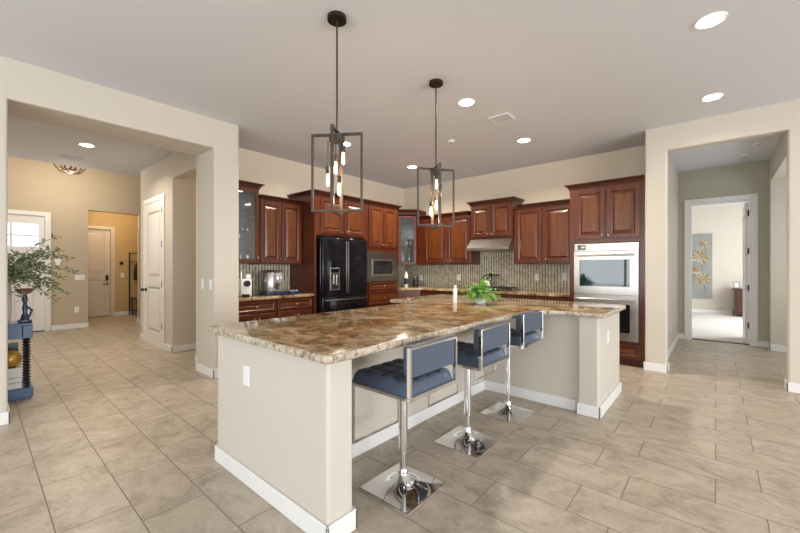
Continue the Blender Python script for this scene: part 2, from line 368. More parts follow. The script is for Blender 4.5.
# baseboards
BH, BT = .10, .015
def bb(name, *rs):
    m = MB()
    for r in rs: m.box(r[0], r[1], r[2], r[3], 0, BH, .004, 1)
    return struct(m, name, 'trim')
bb('baseboard_left', (-4.475, -4.46, -4.2, .20), (-4.995, -4.46, .185, .20), (-4.995, -4.46, 1.83, 1.845), (-4.475, -4.46, 1.83, 2.145), (-4.995, -4.98, 1.83, 1.985), (-5.40, -4.98, 1.97, 1.985), (-4.995, -4.98, -2, .20))
bb('baseboard_closet', (-7.965, -7.72, 1.97, 1.985), (-6.66, -6.285, 1.97, 1.985), (-6.30, -6.285, 1.97, 4.3), (-7.965, -7.95, 1.97, 6.1))
bb('baseboard_foyer', (-10.40, -10.385, -2, -.11), (-10.40, -10.385, 1.045, 1.645), (-10.40, -10.385, 2.555, 6.1), (-10.55, -10.385, 1.63, 1.645), (-10.55, -10.385, 2.555, 2.57))
bb('baseboard_passage', (-12.35, -12.335, 2.50, 3.5), (-12.35, -10.55, 3.485, 3.5))
bb('baseboard_right', (-.70, -.445, 5.565, 5.58), (-.46, -.445, 5.565, 5.745), (-.53, -.445, 5.73, 5.745), (-.53, -.515, 5.745, 8.42), (-.70, -.687, 5.58, 5.64))
bb('baseboard_right_far', (.56, 7.7, 5.565, 5.58), (.56, .575, 5.565, 5.73))
bb('baseboard_hall', (-.53, -.43, 8.405, 8.42), (.52, .65, 8.405, 8.42), (.635, .65, 8.135, 8.42), (.635, 2.2, 8.135, 8.15))
bb('baseboard_bedroom', (-2.2, 2.2, 13.685, 13.7))
bb('baseboard_window', (7.685, 7.7, -4.2, 5.58))

# doors. local frame: x along the width, y into the wall, z up
def slab_door(n, loc, rz, w, h, panels, mat='door_white', glassbox=None, knob='lever', side=1, hinge=True, casing=True, t=.045, depth=.15, lever_m='black_iron', slab_y=.03):
    """door as structure: slab with sunk moulded panels, casing round it"""
    sl = MB(); y0, y1 = slab_y, slab_y+t
    cut = [p for p in panels]
    zs = sorted({0, h, *[p[2] for p in cut], *[p[3] for p in cut]}); xs = sorted({0, w, *[p[0] for p in cut], *[p[1] for p in cut]})
    for i in range(len(xs)-1):
        for j in range(len(zs)-1):
            cx, cz = (xs[i]+xs[i+1])/2, (zs[j]+zs[j+1])/2
            if any(p[0] < cx < p[1] and p[2] < cz < p[3] for p in cut): continue
            sl.box(xs[i], xs[i+1], y0, y1, zs[j], zs[j+1])
    for p in cut:
        if glassbox and p == glassbox: continue
        sl.box(p[0], p[1], y0+.014, y1-.014, p[2], p[3])
        sl.box(p[0]+.045, p[1]-.045, y0+.004, y1-.004, p[2]+.045, p[3]-.045, .012, 2)
    o = sl.build('door_%d' % n, mat, None); tag(o, kind='structure')
    c = Vector(o['_o']); R = Matrix.Rotation(rz, 4, 'Z')
    o.location = Vector(loc) + R @ c; o.rotation_euler = (0, 0, rz)
    if casing:
        k = MB(); cw = .085
        k.box(-cw-.01, -.004, -.018, 0, 0, h+.005+cw, .005, 1).box(w+.004, w+cw+.01, -.018, 0, 0, h+.005+cw, .005, 1).box(-.0039, w+.0039, -.0175, 0, h+.005, h+.004+cw, .005, 1)
        k.box(-.02, -.003, 0, depth, 0, h+.015).box(w+.003, w+.02, 0, depth, 0, h+.015).box(-.02, w+.02, 0, depth, h+.004, h+.02)
        k.build('door_casing', 'trim' if mat != 'door_cream' else 'door_cream', o)
    if hinge:
        xh = w-.0 if side > 0 else 0
        for q in (.22, .5, .78) if hinge is True else hinge:
            MB().box(xh-.012, xh+.012, -.022, y0-.0005, h*q-.05, h*q+.05, .003, 1).build('hinge', 'black_iron', o)
    if knob:
        xk = .07 if side > 0 else w-.07
        d = 1 if side > 0 else -1
        kb = MB().cyl((xk, y0, .92), (xk, y0-.012, .92), .03).cyl((xk, y0-.012, .92), (xk, y0-.05, .92), .011)
        if knob == 'lever': kb.box(min(xk-.01, xk+d*.11), max(xk+.01, xk+d*.11), y0-.06, y0-.045, .91, .93, .004, 1)
        else: kb.ball((xk, y0-.06, .92), .028)
        kb.build('door_handle', lever_m, o, True)
    return o
# front door in the foyer back wall (faces +x): local x -> +y
gb = (.09, .875, 1.72, 2.19)
fd = slab_door(1, (-10.40, -.01, 0), PI/2, .955, 2.345, [gb, (.12, .44, .2, 1.58), (.52, .84, .2, 1.58)], glassbox=gb, knob=None, hinge=False)
b = MB()
for i in range(1, 4): b.box(gb[0]+(gb[1]-gb[0])*i/4-(.018 if i == 2 else .006), gb[0]+(gb[1]-gb[0])*i/4+(.018 if i == 2 else .006), .035, .06, gb[2], gb[3])
b.box(gb[0], gb[1], .036, .059, 1.93, 1.96).box(gb[0], gb[1], .037, .058, 1.83, 1.84).box(gb[0], gb[1], .037, .058, 2.07, 2.08)
b.build('glazing_bars', 'trim', fd)
MB().box(gb[0], gb[1], .048, .052, gb[2], gb[3]).build('window_pane', 'glass', fd)
MB().cyl((.875, .03, .92), (.875, -.03, .92), .028).box(.77, .885, -.04, -.028, .91, .93, .004, 1).cyl((.875, .03, 1.02), (.875, .0, 1.02), .026).build('door_handle', 'black_iron', fd, True)
MB().box(0, .955, .02, .12, 0, .02).build('threshold', 'black_iron', fd)
# closet door
pn = [(.12, .78, .22, .98), (.12, .78, 1.14, 2.24)]
cdr = slab_door(2, (-7.63, 1.985, 0), 0, .895, 2.40, pn, side=1, hinge=(.15, .43, .7, .93), knob='ball', slab_y=-.012)
# inner passage door
slab_door(3, (-12.35, 1.50, 0), PI/2, .90, 2.31, pn, mat='door_cream', side=-1, hinge=False, knob=None)
d3 = bpy.data.objects['door_3']
MB().box(.80, .86, -.005, .03, .96, 1.10, .006, 1).cyl((.83, .03, .86), (.83, -.03, .86), .022).box(.72, .84, -.04, -.028, .85, .87, .004, 1).build('door_handle', 'black_iron', d3, True)
MB().box(0, .9, .02, .1, 0, .015).build('threshold', 'black_iron', d3)
# bedroom doorway casing and the open leaf
k = MB(); cw = .085
k.box(-.35-cw, -.35, 8.402, 8.42, 0, 2.44+cw, .004, 1).box(.44, .44+cw, 8.402, 8.42, 0, 2.44+cw, .004, 1).box(-.3499, .4399, 8.4025, 8.42, 2.44, 2.44+cw-.001, .004, 1)
k.box(-.35, -.332, 8.42, 8.56, 0, 2.44).box(.422, .44, 8.42, 8.56, 0, 2.44).box(-.332, .422, 8.42, 8.56, 2.422, 2.44)
struct(k, 'trim_1', 'trim')
o = slab_door(4, (.42, 8.56, 0), PI/2, .76, 2.41, [(.1, .66, .2, .95), (.1, .66, 1.1, 2.2)], side=-1, hinge=False, knob='ball', casing=False, slab_y=0)
for z in (.33, .96, 1.58, 2.22): MB().box(-.115, -.005, .001, .016, z-.05, z+.05, .003, 1).build('hinge', 'black_iron', o)
struct(MB().box(-.332, .422, 8.50, 8.62, .0, .012), 'trim_2', 'dark_wood')
# backsplash mosaic
struct(MB().box(-5.26, -5.252, 2.146, 3.355, .912, 1.36), 'trim_3', 'mosaic')
struct(MB().box(-5.26, -5.252, 5.285, 6.252, .912, 1.36).box(-5.252, -1.605, 6.252, 6.26, .912, 1.36).box(-3.37, -2.58, 6.2525, 6.2595, 1.36, 1.80), 'trim_4', 'mosaic')

# ------------------------------------------------------------------ CABINETS (local: x width, y into wall, z up; front face y=0)
def panel_door(x0, x1, z0, z1, st=.058, t=.02):
    m = MB()
    for (a, b_, c, d) in ((x0, x0+st, z0, z1), (x1-st, x1, z0, z1), (x0+st, x1-st, z0, z0+st), (x0+st, x1-st, z1-st, z1)):
        m.box(a, b_, -t, 0, c, d, .0035, 1)
    xa, xb, za, zb = x0+st, x1-st, z0+st, z1-st
    # moulding slope into the panel, then raised field
    def ring(a, ya, b2, yb):
        o_ = [(xa+a, ya, za+a), (xb-a, ya, za+a), (xb-a, ya, zb-a), (xa+a, ya, zb-a)]; i_ = [(xa+b2, yb, za+b2), (xb-b2, yb, za+b2), (xb-b2, yb, zb-b2), (xa+b2, yb, zb-b2)]
        for k in range(4):
            j = (k+1) % 4; m.poly([o_[k], o_[j], i_[j], i_[k]])
    ring(0, -t, .012, -.009); ring(.012, -.009, .016, -.009); ring(.016, -.009, .045 if min(xb-xa, zb-za) > .16 else .025, -.017)
    e = .045 if min(xb-xa, zb-za) > .16 else .025
    m.poly([(xa+e, -.017, za+e), (xb-e, -.017, za+e), (xb-e, -.017, zb-e), (xa+e, -.017, zb-e)])
    return m
def field(d):
    d.data.materials.append(M['cherry_field']); ys = [abs(v.co.y) for v in d.data.vertices]; hi = max(v.co.y for v in d.data.vertices); lo = min(v.co.y for v in d.data.vertices)
    for p in d.data.polygons:
        yy = [d.data.vertices[i].co.y for i in p.vertices]
        if len(p.vertices) == 4 and max(abs(y-(lo+.003)) for y in yy) < 1e-4 and abs(p.normal.y) > .99: p.material_index = 1
def add_door(r, x0, x1, z0, z1, knob=None, name='door', mat='cherry'):
    d = panel_door(x0, x1, z0, z1, .058 if z1-z0 > .25 else .032).build(name, mat, r)
    field(d)
    if knob:
        kx, kz = knob
        MB().cyl((kx, -.02, kz), (kx, -.034, kz), .006, seg=10).ball((kx, -.042, kz), .014, 12, (1, .7, 1)).build('knob', 'knob', d, True)
    return d
def crown(r, x0, x1, d, z, left, right, h=.075, o=.06):
    prof = [(0, 0), (.010, 0), (.010, .012), (.018, .02), (.024, .034), (.038, .05), (.052, .058), (.060, .062), (.060, .075), (.0, .0751)]
    b = bmesh.new(); rings = []
    for q, zz in prof:
        q *= o/.06; zz *= h/.075
        rings.append([b.verts.new(p) for p in ((x0-q*left, d, z+zz), (x0-q*left, -q, z+zz), (x1+q*right, -q, z+zz), (x1+q*right, d, z+zz))])
    for a, c in zip(rings, rings[1:]):
        for k in range(4): b.faces.new((a[k], a[(k+1) % 4], c[(k+1) % 4], c[k]))
    b.faces.new(rings[-1]); b.faces.new(rings[0][::-1]); bmesh.ops.recalc_face_normals(b, faces=b.faces)
    m = MB(); m._merge(b); return m.build('crown_molding', 'cherry_mold', r)
def open_box(x0, x1, d, z0, z1, t=.018, front=0):
    m = MB(); m.box(x0, x0+t, front, d, z0, z1).box(x1-t, x1, front, d, z0, z1).box(x0+t, x1-t, front, d, z0, z0+t).box(x0+t, x1-t, front, d, z1-t, z1).box(x0+t, x1-t, d-.01, d, z0+t, z1-t)
    return m
def glass_door(r, x0, x1, z0, z1, knob):
    st = .055; m = MB()
    for (a, b_, c, d) in ((x0, x0+st, z0, z1), (x1-st, x1, z0, z1), (x0+st, x1-st, z0, z0+st), (x0+st, x1-st, z1-st, z1)): m.box(a, b_, -.02, 0, c, d, .0035, 1)
    d = m.build('door', 'cherry', r)
    MB().box(x0+st, x1-st, -.012, -.008, z0+st, z1-st).build('glass_pane', 'cab_glass', d)
    MB().cyl((knob[0], -.02, knob[1]), (knob[0], -.034, knob[1]), .006, seg=10).ball((knob[0], -.042, knob[1]), .014, 12, (1, .7, 1)).build('knob', 'knob', d, True)
    return d
XF, XT, RL = -4.93, -4.60, PI/2
# A glass-front cabinet, left wall (local x = world y)
r = root('wall_cabinet', (XF, 2.15, 1.36), 'narrow cherry wall cabinet with one glass door beside the cream column', 'cabinet', None, RL)
open_box(0, .495, .325, 0, 1.05).build('cabinet_body', 'cherry', r)
MB().box(.02, .475, .305, .313, .02, 1.03).build('back_panel', 'cab_inside', r)
for z in (.33, .66): MB().box(.02, .475, .03, .30, z, z+.012).build('shelf', 'glass', r)
glass_door(r, .005, .49, .005, 1.045, (.465, .08)); crown(r, 0, .495, .325, 1.05, 1, 1)
MB().cyl((.3, .15, 1.03), (.3, .15, 1.018), .035).build('puck_light', 'puck', r)
# glasses inside
gl = []
def tumbler(name, p, kind, label, group):
    if kind == 0: pf = [(.0, 0), (.026, 0), (.034, .10), (.031, .10), (.024, .006), (0, .006)]
    elif kind == 1: pf = [(0, 0), (.03, 0), (.004, .006), (.004, .075), (.03, .10), (.036, .14), (.028, .18), (.026, .18), (.034, .14), (.0, .10)]
    else: pf = [(0, 0), (.032, 0), (.036, .02), (.036, .13), (.014, .17), (.013, .22), (0, .22)]
    o = MB().lathe(p, pf, 14).build(name, 'tumbler', None, True); return tag(o, label, {0: 'glass', 1: 'glass', 2: 'bottle'}[kind], group)
zs = 1.36
for i, y in enumerate((2.20, 2.285, 2.37, 2.455, 2.54)):
    tumbler('wine_glass', (-5.06+(i % 2)*.03, y, zs+.3425), 1, 'clear stemmed glass on the middle shelf of the glass-front cabinet', 'stemmed glasses on the middle shelf')
    tumbler('drinking_glass', (-5.05-(i % 2)*.03, y, zs+.0185), 0, 'clear tumbler on the bottom of the glass-front cabinet', 'tumblers on the cabinet bottom')
for i, y in enumerate((2.24, 2.35, 2.46)):
    tumbler('glass_bottle', (-5.14, y, zs+.3425), 2, 'clear glass carafe behind the stemmed glasses in the glass-front cabinet', 'carafes behind the stemmed glasses')
# B double cabinet
r = root('wall_cabinet', (XF, 2.6505, 1.35), 'cherry two-door wall cabinet above the coffee makers', 'cabinet', None, RL)
MB().box(0, .705, 0, .325, 0, .92).build('cabinet_body', 'cherry', r)
add_door(r, .012, .346, .02, .91, (.317, .07)); add_door(r, .356, .695, .02, .91, (.40, .07)); crown(r, 0, .705, .325, .92, 0, 0, .07)
# C base cabinet under coffee bar
r = root('base_cabinet', (-4.65, 2.15, 0), 'cherry base cabinet with two drawers below the coffee bar counter', 'cabinet', None, RL)
MB().box(0, 1.205, 0, .60, .1, .868).box(0, 1.205, .06, .60, 0, .1).build('cabinet_body', 'cherry', r)
for k in range(2):
    x0, x1 = (.02, .59) if k == 0 else (.63, 1.195)
    add_door(r, x0, x1, .70, .85, ((x0+x1)/2, .775), 'drawer'); m_ = (x0+x1)/2
    add_door(r, x0, m_-.003, .12, .68, (m_-.03, .62)); add_door(r, m_+.003, x1, .12, .68, (m_+.03, .62))
tag(MB().prism([(-5.251, 2.148), (-4.61, 2.148), (-4.61, 3.355), (-5.251, 3.355)], .87, .91, .008).build('coffee_bar_countertop', 'granite', None), 'short brown granite countertop holding the coffee makers', 'countertop')
# D+E tall fridge surround and microwave column : one run each
r = root('fridge_surround', (XT, 3.36, 0), 'tall cherry surround with side panel and overhead cabinet enclosing the black refrigerator', 'cabinet', None, RL)
MB().box(0, .035, 0, .655, 0, 2.40).build('side_panel', 'cherry', r)
MB().box(.0355, 1.06, 0, .655, 1.80, 2.40).build('cabinet_body', 'cherry', r)
add_door(r, .11, .555, 1.83, 2.385, (.52, 1.87)); add_door(r, .585, 1.03, 1.83, 2.385, (.62, 1.87))
crown(r, 0, 1.06, .655, 2.40, 1, 0)
r = root('microwave_tower', (XT, 4.421, 0), 'tall cherry cabinet column framing the microwave to the right of the refrigerator', 'cabinet', None, RL)
MB().box(0, .859, .0, .655, 1.585, 2.40).box(0, .859, 0, .655, .1, 1.05).box(0, .859, .06, .655, 0, .1).box(0, .03, .0, .655, 1.05, 1.585).box(.829, .859, 0, .655, 1.05, 1.585).box(.03, .829, .63, .655, 1.05, 1.585).build('cabinet_body', 'cherry', r)
add_door(r, .075, .44, 1.67, 2.385, (.41, 1.71)); add_door(r, .45, .815, 1.67, 2.385, (.48, 1.71))
for z0, z1 in ((.90, 1.04), (.64, .88), (.38, .62), (.12, .36)): add_door(r, .07, .82, z0, z1, (.445, (z0+z1)/2), 'drawer')
crown(r, 0, .859, .655, 2.40, 0, 1)
# microwave
r = root('microwave', (XT, 4.455, 1.055), 'built-in microwave with a wide stainless trim frame and black door', 'microwave', None, RL)
MB().box(.0, .79, -.014, -.002, 0, .095, .003, 1).box(.0, .79, -.014, -.002, .40, .525, .003, 1).box(0, .115, -.014, -.002, .095, .40).box(.675, .79, -.014, -.002, .095, .40).build('trim_frame', 'steel_dark', r)
MB().box(.05, .74, 0, .45, .05, .46).build('case', 'steel_dark', r)
MB().box(.117, .673, -.018, .0, .097, .398, .004, 1).build('door_frame', 'steel', r)
MB().box(.15, .56, -.022, -.0185, .13, .37, .002, 1).build('door_glass', 'black_glass', r)
MB().box(.565, .65, -.022, -.0185, .13, .37, .002, 1).build('control_panel', 'black', r)
# fridge
r = root('refrigerator', (-4.50, 3.435, 0), 'black stainless french-door refrigerator with a water dispenser', 'refrigerator', None, RL)
MB().box(.0, .945, .055, .68, .02, 1.765, .008).build('case', 'black_steel', r)
for k, (x0, x1) in enumerate(((.003, .469), (.476, .942))):
    d = MB().box(x0, x1, 0, .05, .86, 1.765, .014, 3).build('door', 'black_steel', r, True)
    xk = .452 if k == 0 else .493
    MB().box(xk-.011, xk+.011, -.035, -.02, .90, 1.72, .006, 2).build('handle', 'steel_dark', d, True)
    if k == 0:
        f = MB().box(.14, .33, -.006, .001, .95, 1.30, .004, 1).build('dispenser', 'steel_dark', d)
        MB().box(.155, .315, -.008, -.0061, 1.22, 1.285).box(.165, .305, -.0085, -.0061, .97, 1.20).build('dispenser_recess', 'black_glass', f)
        MB().box(.19, .225, -.02, -.0086, 1.05, 1.19, .004, 1).box(.25, .28, -.02, -.0086, 1.03, 1.19, .004, 1).build('dispenser_lever', 'steel', f)
for z0, z1 in ((.45, .85), (.04, .44)):
    d = MB().box(.003, .942, 0, .05, z0, z1, .014, 3).build('freezer_drawer', 'black_steel', r, True)
    MB().box(.04, .905, -.035, -.02, z1-.06, z1-.04, .006, 2).build('handle', 'steel_dark', d, True)
# L base run + counter
r = root('corner_base_cabinet', (-4.65, 5.285, 0), 'cherry base cabinet run wrapping the back corner below the long counter', 'cabinet')
MB().prism([(-.605, 0), (0, 0), (.30, .385), (3.04, .385), (3.04, .96), (-.605, .96)], .1, .868).prism([(-.605, 0), (-.05, 0), (.25, .44), (3.04, .44), (3.04, .96), (-.605, .96)], 0, .1).build('cabinet_body', 'cherry', r)
y = .385
for i, (x0, x1) in enumerate(((.33, .80), (.82, 1.27), (1.29, 1.71), (1.73, 2.13), (2.15, 2.58), (2.60, 3.02))):
    for nm, z0, z1, kb in (('drawer', .70, .85, .775), ('door', .12, .68, .62)):
        d = panel_door(x0, x1, z0, z1, .032 if nm == 'drawer' else .058)
        for v in d.bm.verts: v.co.y += y
        d = d.build(nm, 'cherry', r)
        MB().cyl(((x0+x1)/2, y-.02, kb), ((x0+x1)/2, y-.034, kb), .006, seg=10).ball(((x0+x1)/2, y-.042, kb), .014, 12).build('knob', 'knob', d, True)
tag(MB().prism([(-5.251, 5.282), (-4.61, 5.282), (-4.32, 5.63), (-1.606, 5.63), (-1.606, 6.251), (-5.251, 6.251)], .87, .91, .008).build('corner_countertop', 'granite', None), 'long brown granite countertop wrapping the back corner below the mosaic', 'countertop')
# H diagonal corner wall cabinet
P0, P1 = Vector((-4.93, 5.65)), Vector((-4.65, 5.93))
r = root('corner_cabinet', (P0.x, P0.y, 1.36), 'diagonal cherry corner wall cabinet with a narrow glass door', 'cabinet', None, PI/4)
wd = (P1-P0).length
def loc2(p):  # world xy -> local
    q = Matrix.Rotation(-PI/4, 2) @ (Vector(p)-P0); return (q.x, q.y)
pl = [loc2(p) for p in ((-4.93, 5.65), (-5.25, 5.65), (-5.25, 6.25), (-4.65, 6.25), (-4.65, 5.93))]
m = MB()
m.prism(pl, 0, .018).prism(pl, 1.032, 1.05)
for a, c in zip(pl, pl[1:]):
    a = Vector(a); c = Vector(c); n = (c-a).normalized(); nn = Vector((n.y, -n.x))*.015
    m.prism([tuple(a), tuple(c), tuple(c-nn*-1), tuple(a-nn*-1)], .018, 1.032)
m.build('cabinet_body', 'cherry', r)
for z in (.35, .68): MB().prism([(p[0]*.9+.02, p[1]*.9+.03) for p in pl], z, z+.01).build('shelf', 'glass', r)
glass_door(r, .012, wd-.012, .01, 1.0, (wd-.035, .08))
for i, (x, z) in enumerate(((.12, .03), (.25, .03), (.18, .361), (.27, .361))):
    p = Matrix.Rotation(PI/4, 2) @ Vector((x, .12)) + P0
    tag(MB().lathe((p.x, p.y, 1.36+z-.01), [(.02, 0), (.035, .02), (.04, .12), (.02, .2), (.018, .24), (0, .24)], 14).build('glass_bottle', 'tumbler', None, True), 'clear bottle inside the diagonal corner cabinet', 'bottle', 'bottles inside the diagonal corner cabinet')
b = bmesh.new(); prof = [(0, 0), (.010, .012), (.024, .034), (.052, .058), (.060, .075), (0, .0751)]; rings = []
for q, zz in prof:
    rings.append([b.verts.new((x_, y_, 1.05+zz)) for x_, y_ in ((pl[1][0], pl[1][1]), (pl[0][0]-q*.4, -q), (wd+q*.4, -q), (pl[3][0], pl[3][1]), pl[2])])
for a, c in zip(rings, rings[1:]):
    for k in range(5): b.faces.new((a[k], a[(k+1) % 5], c[(k+1) % 5], c[k]))
b.faces.new(rings[-1]); bmesh.ops.recalc_face_normals(b, faces=b.faces); m = MB(); m._merge(b); m.build('crown_molding', 'cherry_mold', r)
# I back wall cabinet left of hood
r = root('wall_cabinet', (-4.645, 5.93, 1.36), 'cherry two-door wall cabinet between the corner cabinet and the range hood', 'cabinet')
MB().box(0, 1.265, 0, .32, 0, .91).build('cabinet_body', 'cherry', r)
add_door(r, .20, .725, .02, .90, (.69, .07)); add_door(r, .735, 1.25, .02, .90, (.77, .07)); crown(r, 0.065, 1.205, .32, .91, 0, 0, .07)
# J hood cabinet
r = root('wall_cabinet', (-3.37, 5.88, 1.815), 'raised cherry two-door cabinet directly above the stainless range hood', 'cabinet')
MB().box(0, .79, 0, .37, 0, .59).build('cabinet_body', 'cherry', r)
add_door(r, .02, .385, .03, .57, (.355, .07)); add_door(r, .40, .77, .03, .57, (.43, .07)); crown(r, 0, .79, .37, .59, 1, 1)
# K hood
r = root('range_hood', (-3.37, 5.88, 1.60), 'stainless under-cabinet range hood with sloping front', 'hood')
MB().yz([(.36, 0), (-.14, 0), (-.155, .01), (-.155, .045), (-.0, .205), (.36, .205)], 0, .79).build('hood_shell', 'steel', r)
MB().box(.10, .69, -.10, .30, -.008, 0).build('filter_panel', 'steel_dark', r)
# L uppers right
r = root('wall_cabinet', (-2.575, 5.93, 1.36), 'cherry two-door wall cabinet between the range hood and the oven tower', 'cabinet')
MB().box(0, .965, 0, .32, 0, .91).build('cabinet_body', 'cherry', r)
add_door(r, .03, .465, .02, .90, (.43, .07)); add_door(r, .505, .94, .02, .90, (.54, .07)); crown(r, .065, .965-.065, .32, .91, 0, 0, .07)
# M oven tower
r = root('oven_tower', (-1.60, 5.62, 0), 'tall cherry cabinet tower framing the double wall oven', 'cabinet')
MB().box(0, .912, 0, .63, 1.645, 2.41).box(0, .912, 0, .63, .1, .33).box(0, .912, .06, .63, 0, .1).box(0, .065, 0, .63, .33, 1.645).box(.847, .912, 0, .63, .33, 1.645).box(.065, .847, .60, .63, .33, 1.645).build('cabinet_body', 'cherry', r)
add_door(r, .07, .452, 1.70, 2.385, (.42, 1.74)); add_door(r, .47, .857, 1.70, 2.385, (.50, 1.74)); add_door(r, .07, .857, .12, .285, None, 'drawer')
crown(r, 0, .912, .63, 2.41, 1, 0)
# double oven
r = root('double_oven', (-1.532, 5.62, .335), 'stainless steel double wall oven with dark glass windows', 'oven')
MB().box(.002, .774, .0, .55, .0, 1.30).build('case', 'steel_dark', r)
cp = MB().box(0, .776, -.028, -.001, 1.195, 1.30, .004, 1).build('control_panel', 'steel', r)
MB().box(.16, .74, -.031, -.0285, 1.21, 1.285).build('panel_glass', 'steel', cp)
MB().box(.045, .15, -.032, -.0285, 1.21, 1.285).build('display', 'black_glass', cp)
MB().box(.10, .135, -.033, -.0322, 1.24, 1.262).build('clock_digits', 'clock', cp)
for k, (z0, z1) in enumerate(((.605, 1.19), (.0, .592))):
    d = MB(); wx0, wx1, wz0, wz1 = .07, .68, z0+.105, z1-.115
    for (a, b_, c, e) in ((0, wx0, z0, z1), (wx1, .776, z0, z1), (wx0, wx1, z0, wz0), (wx0, wx1, wz1, z1)): d.box(a, b_, -.04, -.001, c, e)
    d = d.build('oven_door', 'steel', r)
    MB().box(wx0, wx1, -.034, -.002, wz0, wz1).build('oven_window', 'oven_glass' if k == 0 else 'black_glass', d)
    MB().tube([(.05, -.085, z1-.055), (.726, -.085, z1-.055)], .012).cyl((.07, -.085, z1-.055), (.07, -.04, z1-.055), .009).cyl((.706, -.085, z1-.055), (.706, -.04, z1-.055), .009).build('handle', 'steel', d, True)

# ------------------------------------------------------------------ cooktop and things on the back counter
r = root('cooktop', (-2.97, 5.95, .911), 'black gas cooktop with iron grates on the back counter under the range hood', 'cooktop')
MB().box(-.38, .38, -.26, .26, 0, .012, .004, 1).build('glass_plate', 'black_glass', r)
for sx in (-.25, 0, .25):
    g = MB()
    for dx in (-.1, 0, .1): g.box(sx+dx-.006, sx+dx+.006, -.22, .22, .035, .05)
    for dy in (-.215, 0, .215): g.box(sx-.115, sx+.115, dy-.006, dy+.006, .035, .05)
    for dx in (-.1, .1):
        for dy in (-.21, .21): g.box(sx+dx-.006, sx+dx+.006, dy-.006, dy+.006, .012, .036)
    g.build('burner_grate', 'black_iron', r)
    MB().cyl((sx, .1, .0125), (sx, .1, .03), .045).build('burner', 'black_iron', r)
for k in range(5): MB().cyl((-.16+k*.08, -.235, .0125), (-.16+k*.08, -.235, .034), .016).build('knob', 'steel', r)
r = root('kettle', (-3.11, 6.02, .962), 'steel stovetop kettle with black handle on the cooktop', 'kettle')
MB().lathe((0, 0, 0), [(.085, 0), (.10, .02), (.095, .07), (.06, .12), (.03, .135), (0, .137)]).build('kettle_body', 'steel', r, True)
MB().tube([(-.085, 0, .07), (-.09, 0, .15), (-.04, 0, .205), (.04, 0, .205), (.09, 0, .15), (.085, 0, .07)], .010).build('handle', 'black', r, True)
MB().cyl((.08, 0, .07), (.15, 0, .12), .022, .012).build('spout', 'steel', r, True)
MB().ball((0, 0, .15), .016).build('lid_knob', 'black', r, True)
r = root('pot_filler', (-3.16, 6.251, 1.17), 'black folding pot filler tap on the mosaic above the kettle', 'tap')
MB().cyl((0, 0, 0), (0, -.02, 0), .03).build('wall_flange', 'black', r)
MB().tube([(0, -.01, 0), (0, -.05, 0), (.20, -.07, 0), (.205, -.07, -.0), (.02, -.11, -.005)], .011).build('arm', 'black', r, True)
MB().tube([(.02, -.11, -.005), (.02, -.11, -.09)], .010).build('spout', 'black', r, True)

def outlet(p, nrm, label, n=1, switch=False, w=.075):
    """cover plate standing 4 mm proud of the wall"""
    rz = {'-y': 0, '+x': PI/2, '+y': PI, '-x': -PI/2}[nrm]
    r = root('light_switch' if switch else 'wall_outlet', p, label, 'switch' if switch else 'outlet', None, rz)
    W_ = w+.045*(n-1)
    MB().box(-W_/2, W_/2, -.006, 0, -.06, .06, .002, 1).build('cover_plate', 'plastic_white', r)
    for k in range(n):
        cx = (k-(n-1)/2)*.045
        MB().box(cx-.017, cx+.017, -.009, -.0062, -.034, .034, .002, 1).build('rocker' if switch else 'socket_face', 'plastic_white', r)
    return r
outlet((-4.79, 6.251, 1.09), '-y', 'white outlet on the mosaic near the back corner')
outlet((-3.845, 6.251, 1.11), '-y', 'white outlet on the mosaic under the cabinet left of the hood')
outlet((-2.31, 6.251, 1.14), '-y', 'white outlet on the mosaic just right of the cooktop')
outlet((-1.86, 6.251, 1.15), '-y', 'white outlet on the mosaic beside the oven tower')
outlet((-2.141, 1.074, .65), '-y', 'white outlet on the near end wall of the kitchen island')
outlet((-.764, 3.852, .66), '+x', 'white outlet on the far end post of the kitchen island')
outlet((-4.80, 1.844, 1.10), '-y', 'white light switch on the inside of the cream column, closer to the foyer', 1, True)
outlet((-4.56, 1.844, 1.10), '-y', 'white light switch on the inside of the cream column, closer to the kitchen', 1, True)
outlet((-10.399, 1.496, 1.09), '+x', 'wide triple light switch on the tan wall beside the front door', 3, True)
outlet((-10.399, 1.44, .40), '+x', 'white outlet low on the tan wall beside the front door')
outlet((-12.349, 2.66, 1.09), '+x', 'light switch on the gold wall beside the passage door', 1, True)
outlet((-.529, 6.9, .36), '+x', 'white outlet low on the hall wall past the ovens')
r = root('thermostat', (-10.399, 1.146, 1.42), 'small white round thermostat on the tan wall beside the front door', 'thermostat', None, PI/2)
MB().cyl((0, 0, .03), (0, -.022, .03), .055).build('dial', 'plastic_white', r, True); MB().box(-.035, .035, -.025, 0, -.07, -.02, .004, 1).build('base', 'plastic_white', r)
r = root('door_chime', (-12.349, 2.64, 1.42), 'small dark keypad on the gold wall beside the passage door', 'keypad', None, PI/2)
MB().box(-.04, .04, -.02, 0, -.04, .04, .004, 1).build('case', 'black', r); MB().box(-.025, .025, -.022, -.0205, -.01, .03).build('screen', 'black_glass', r)

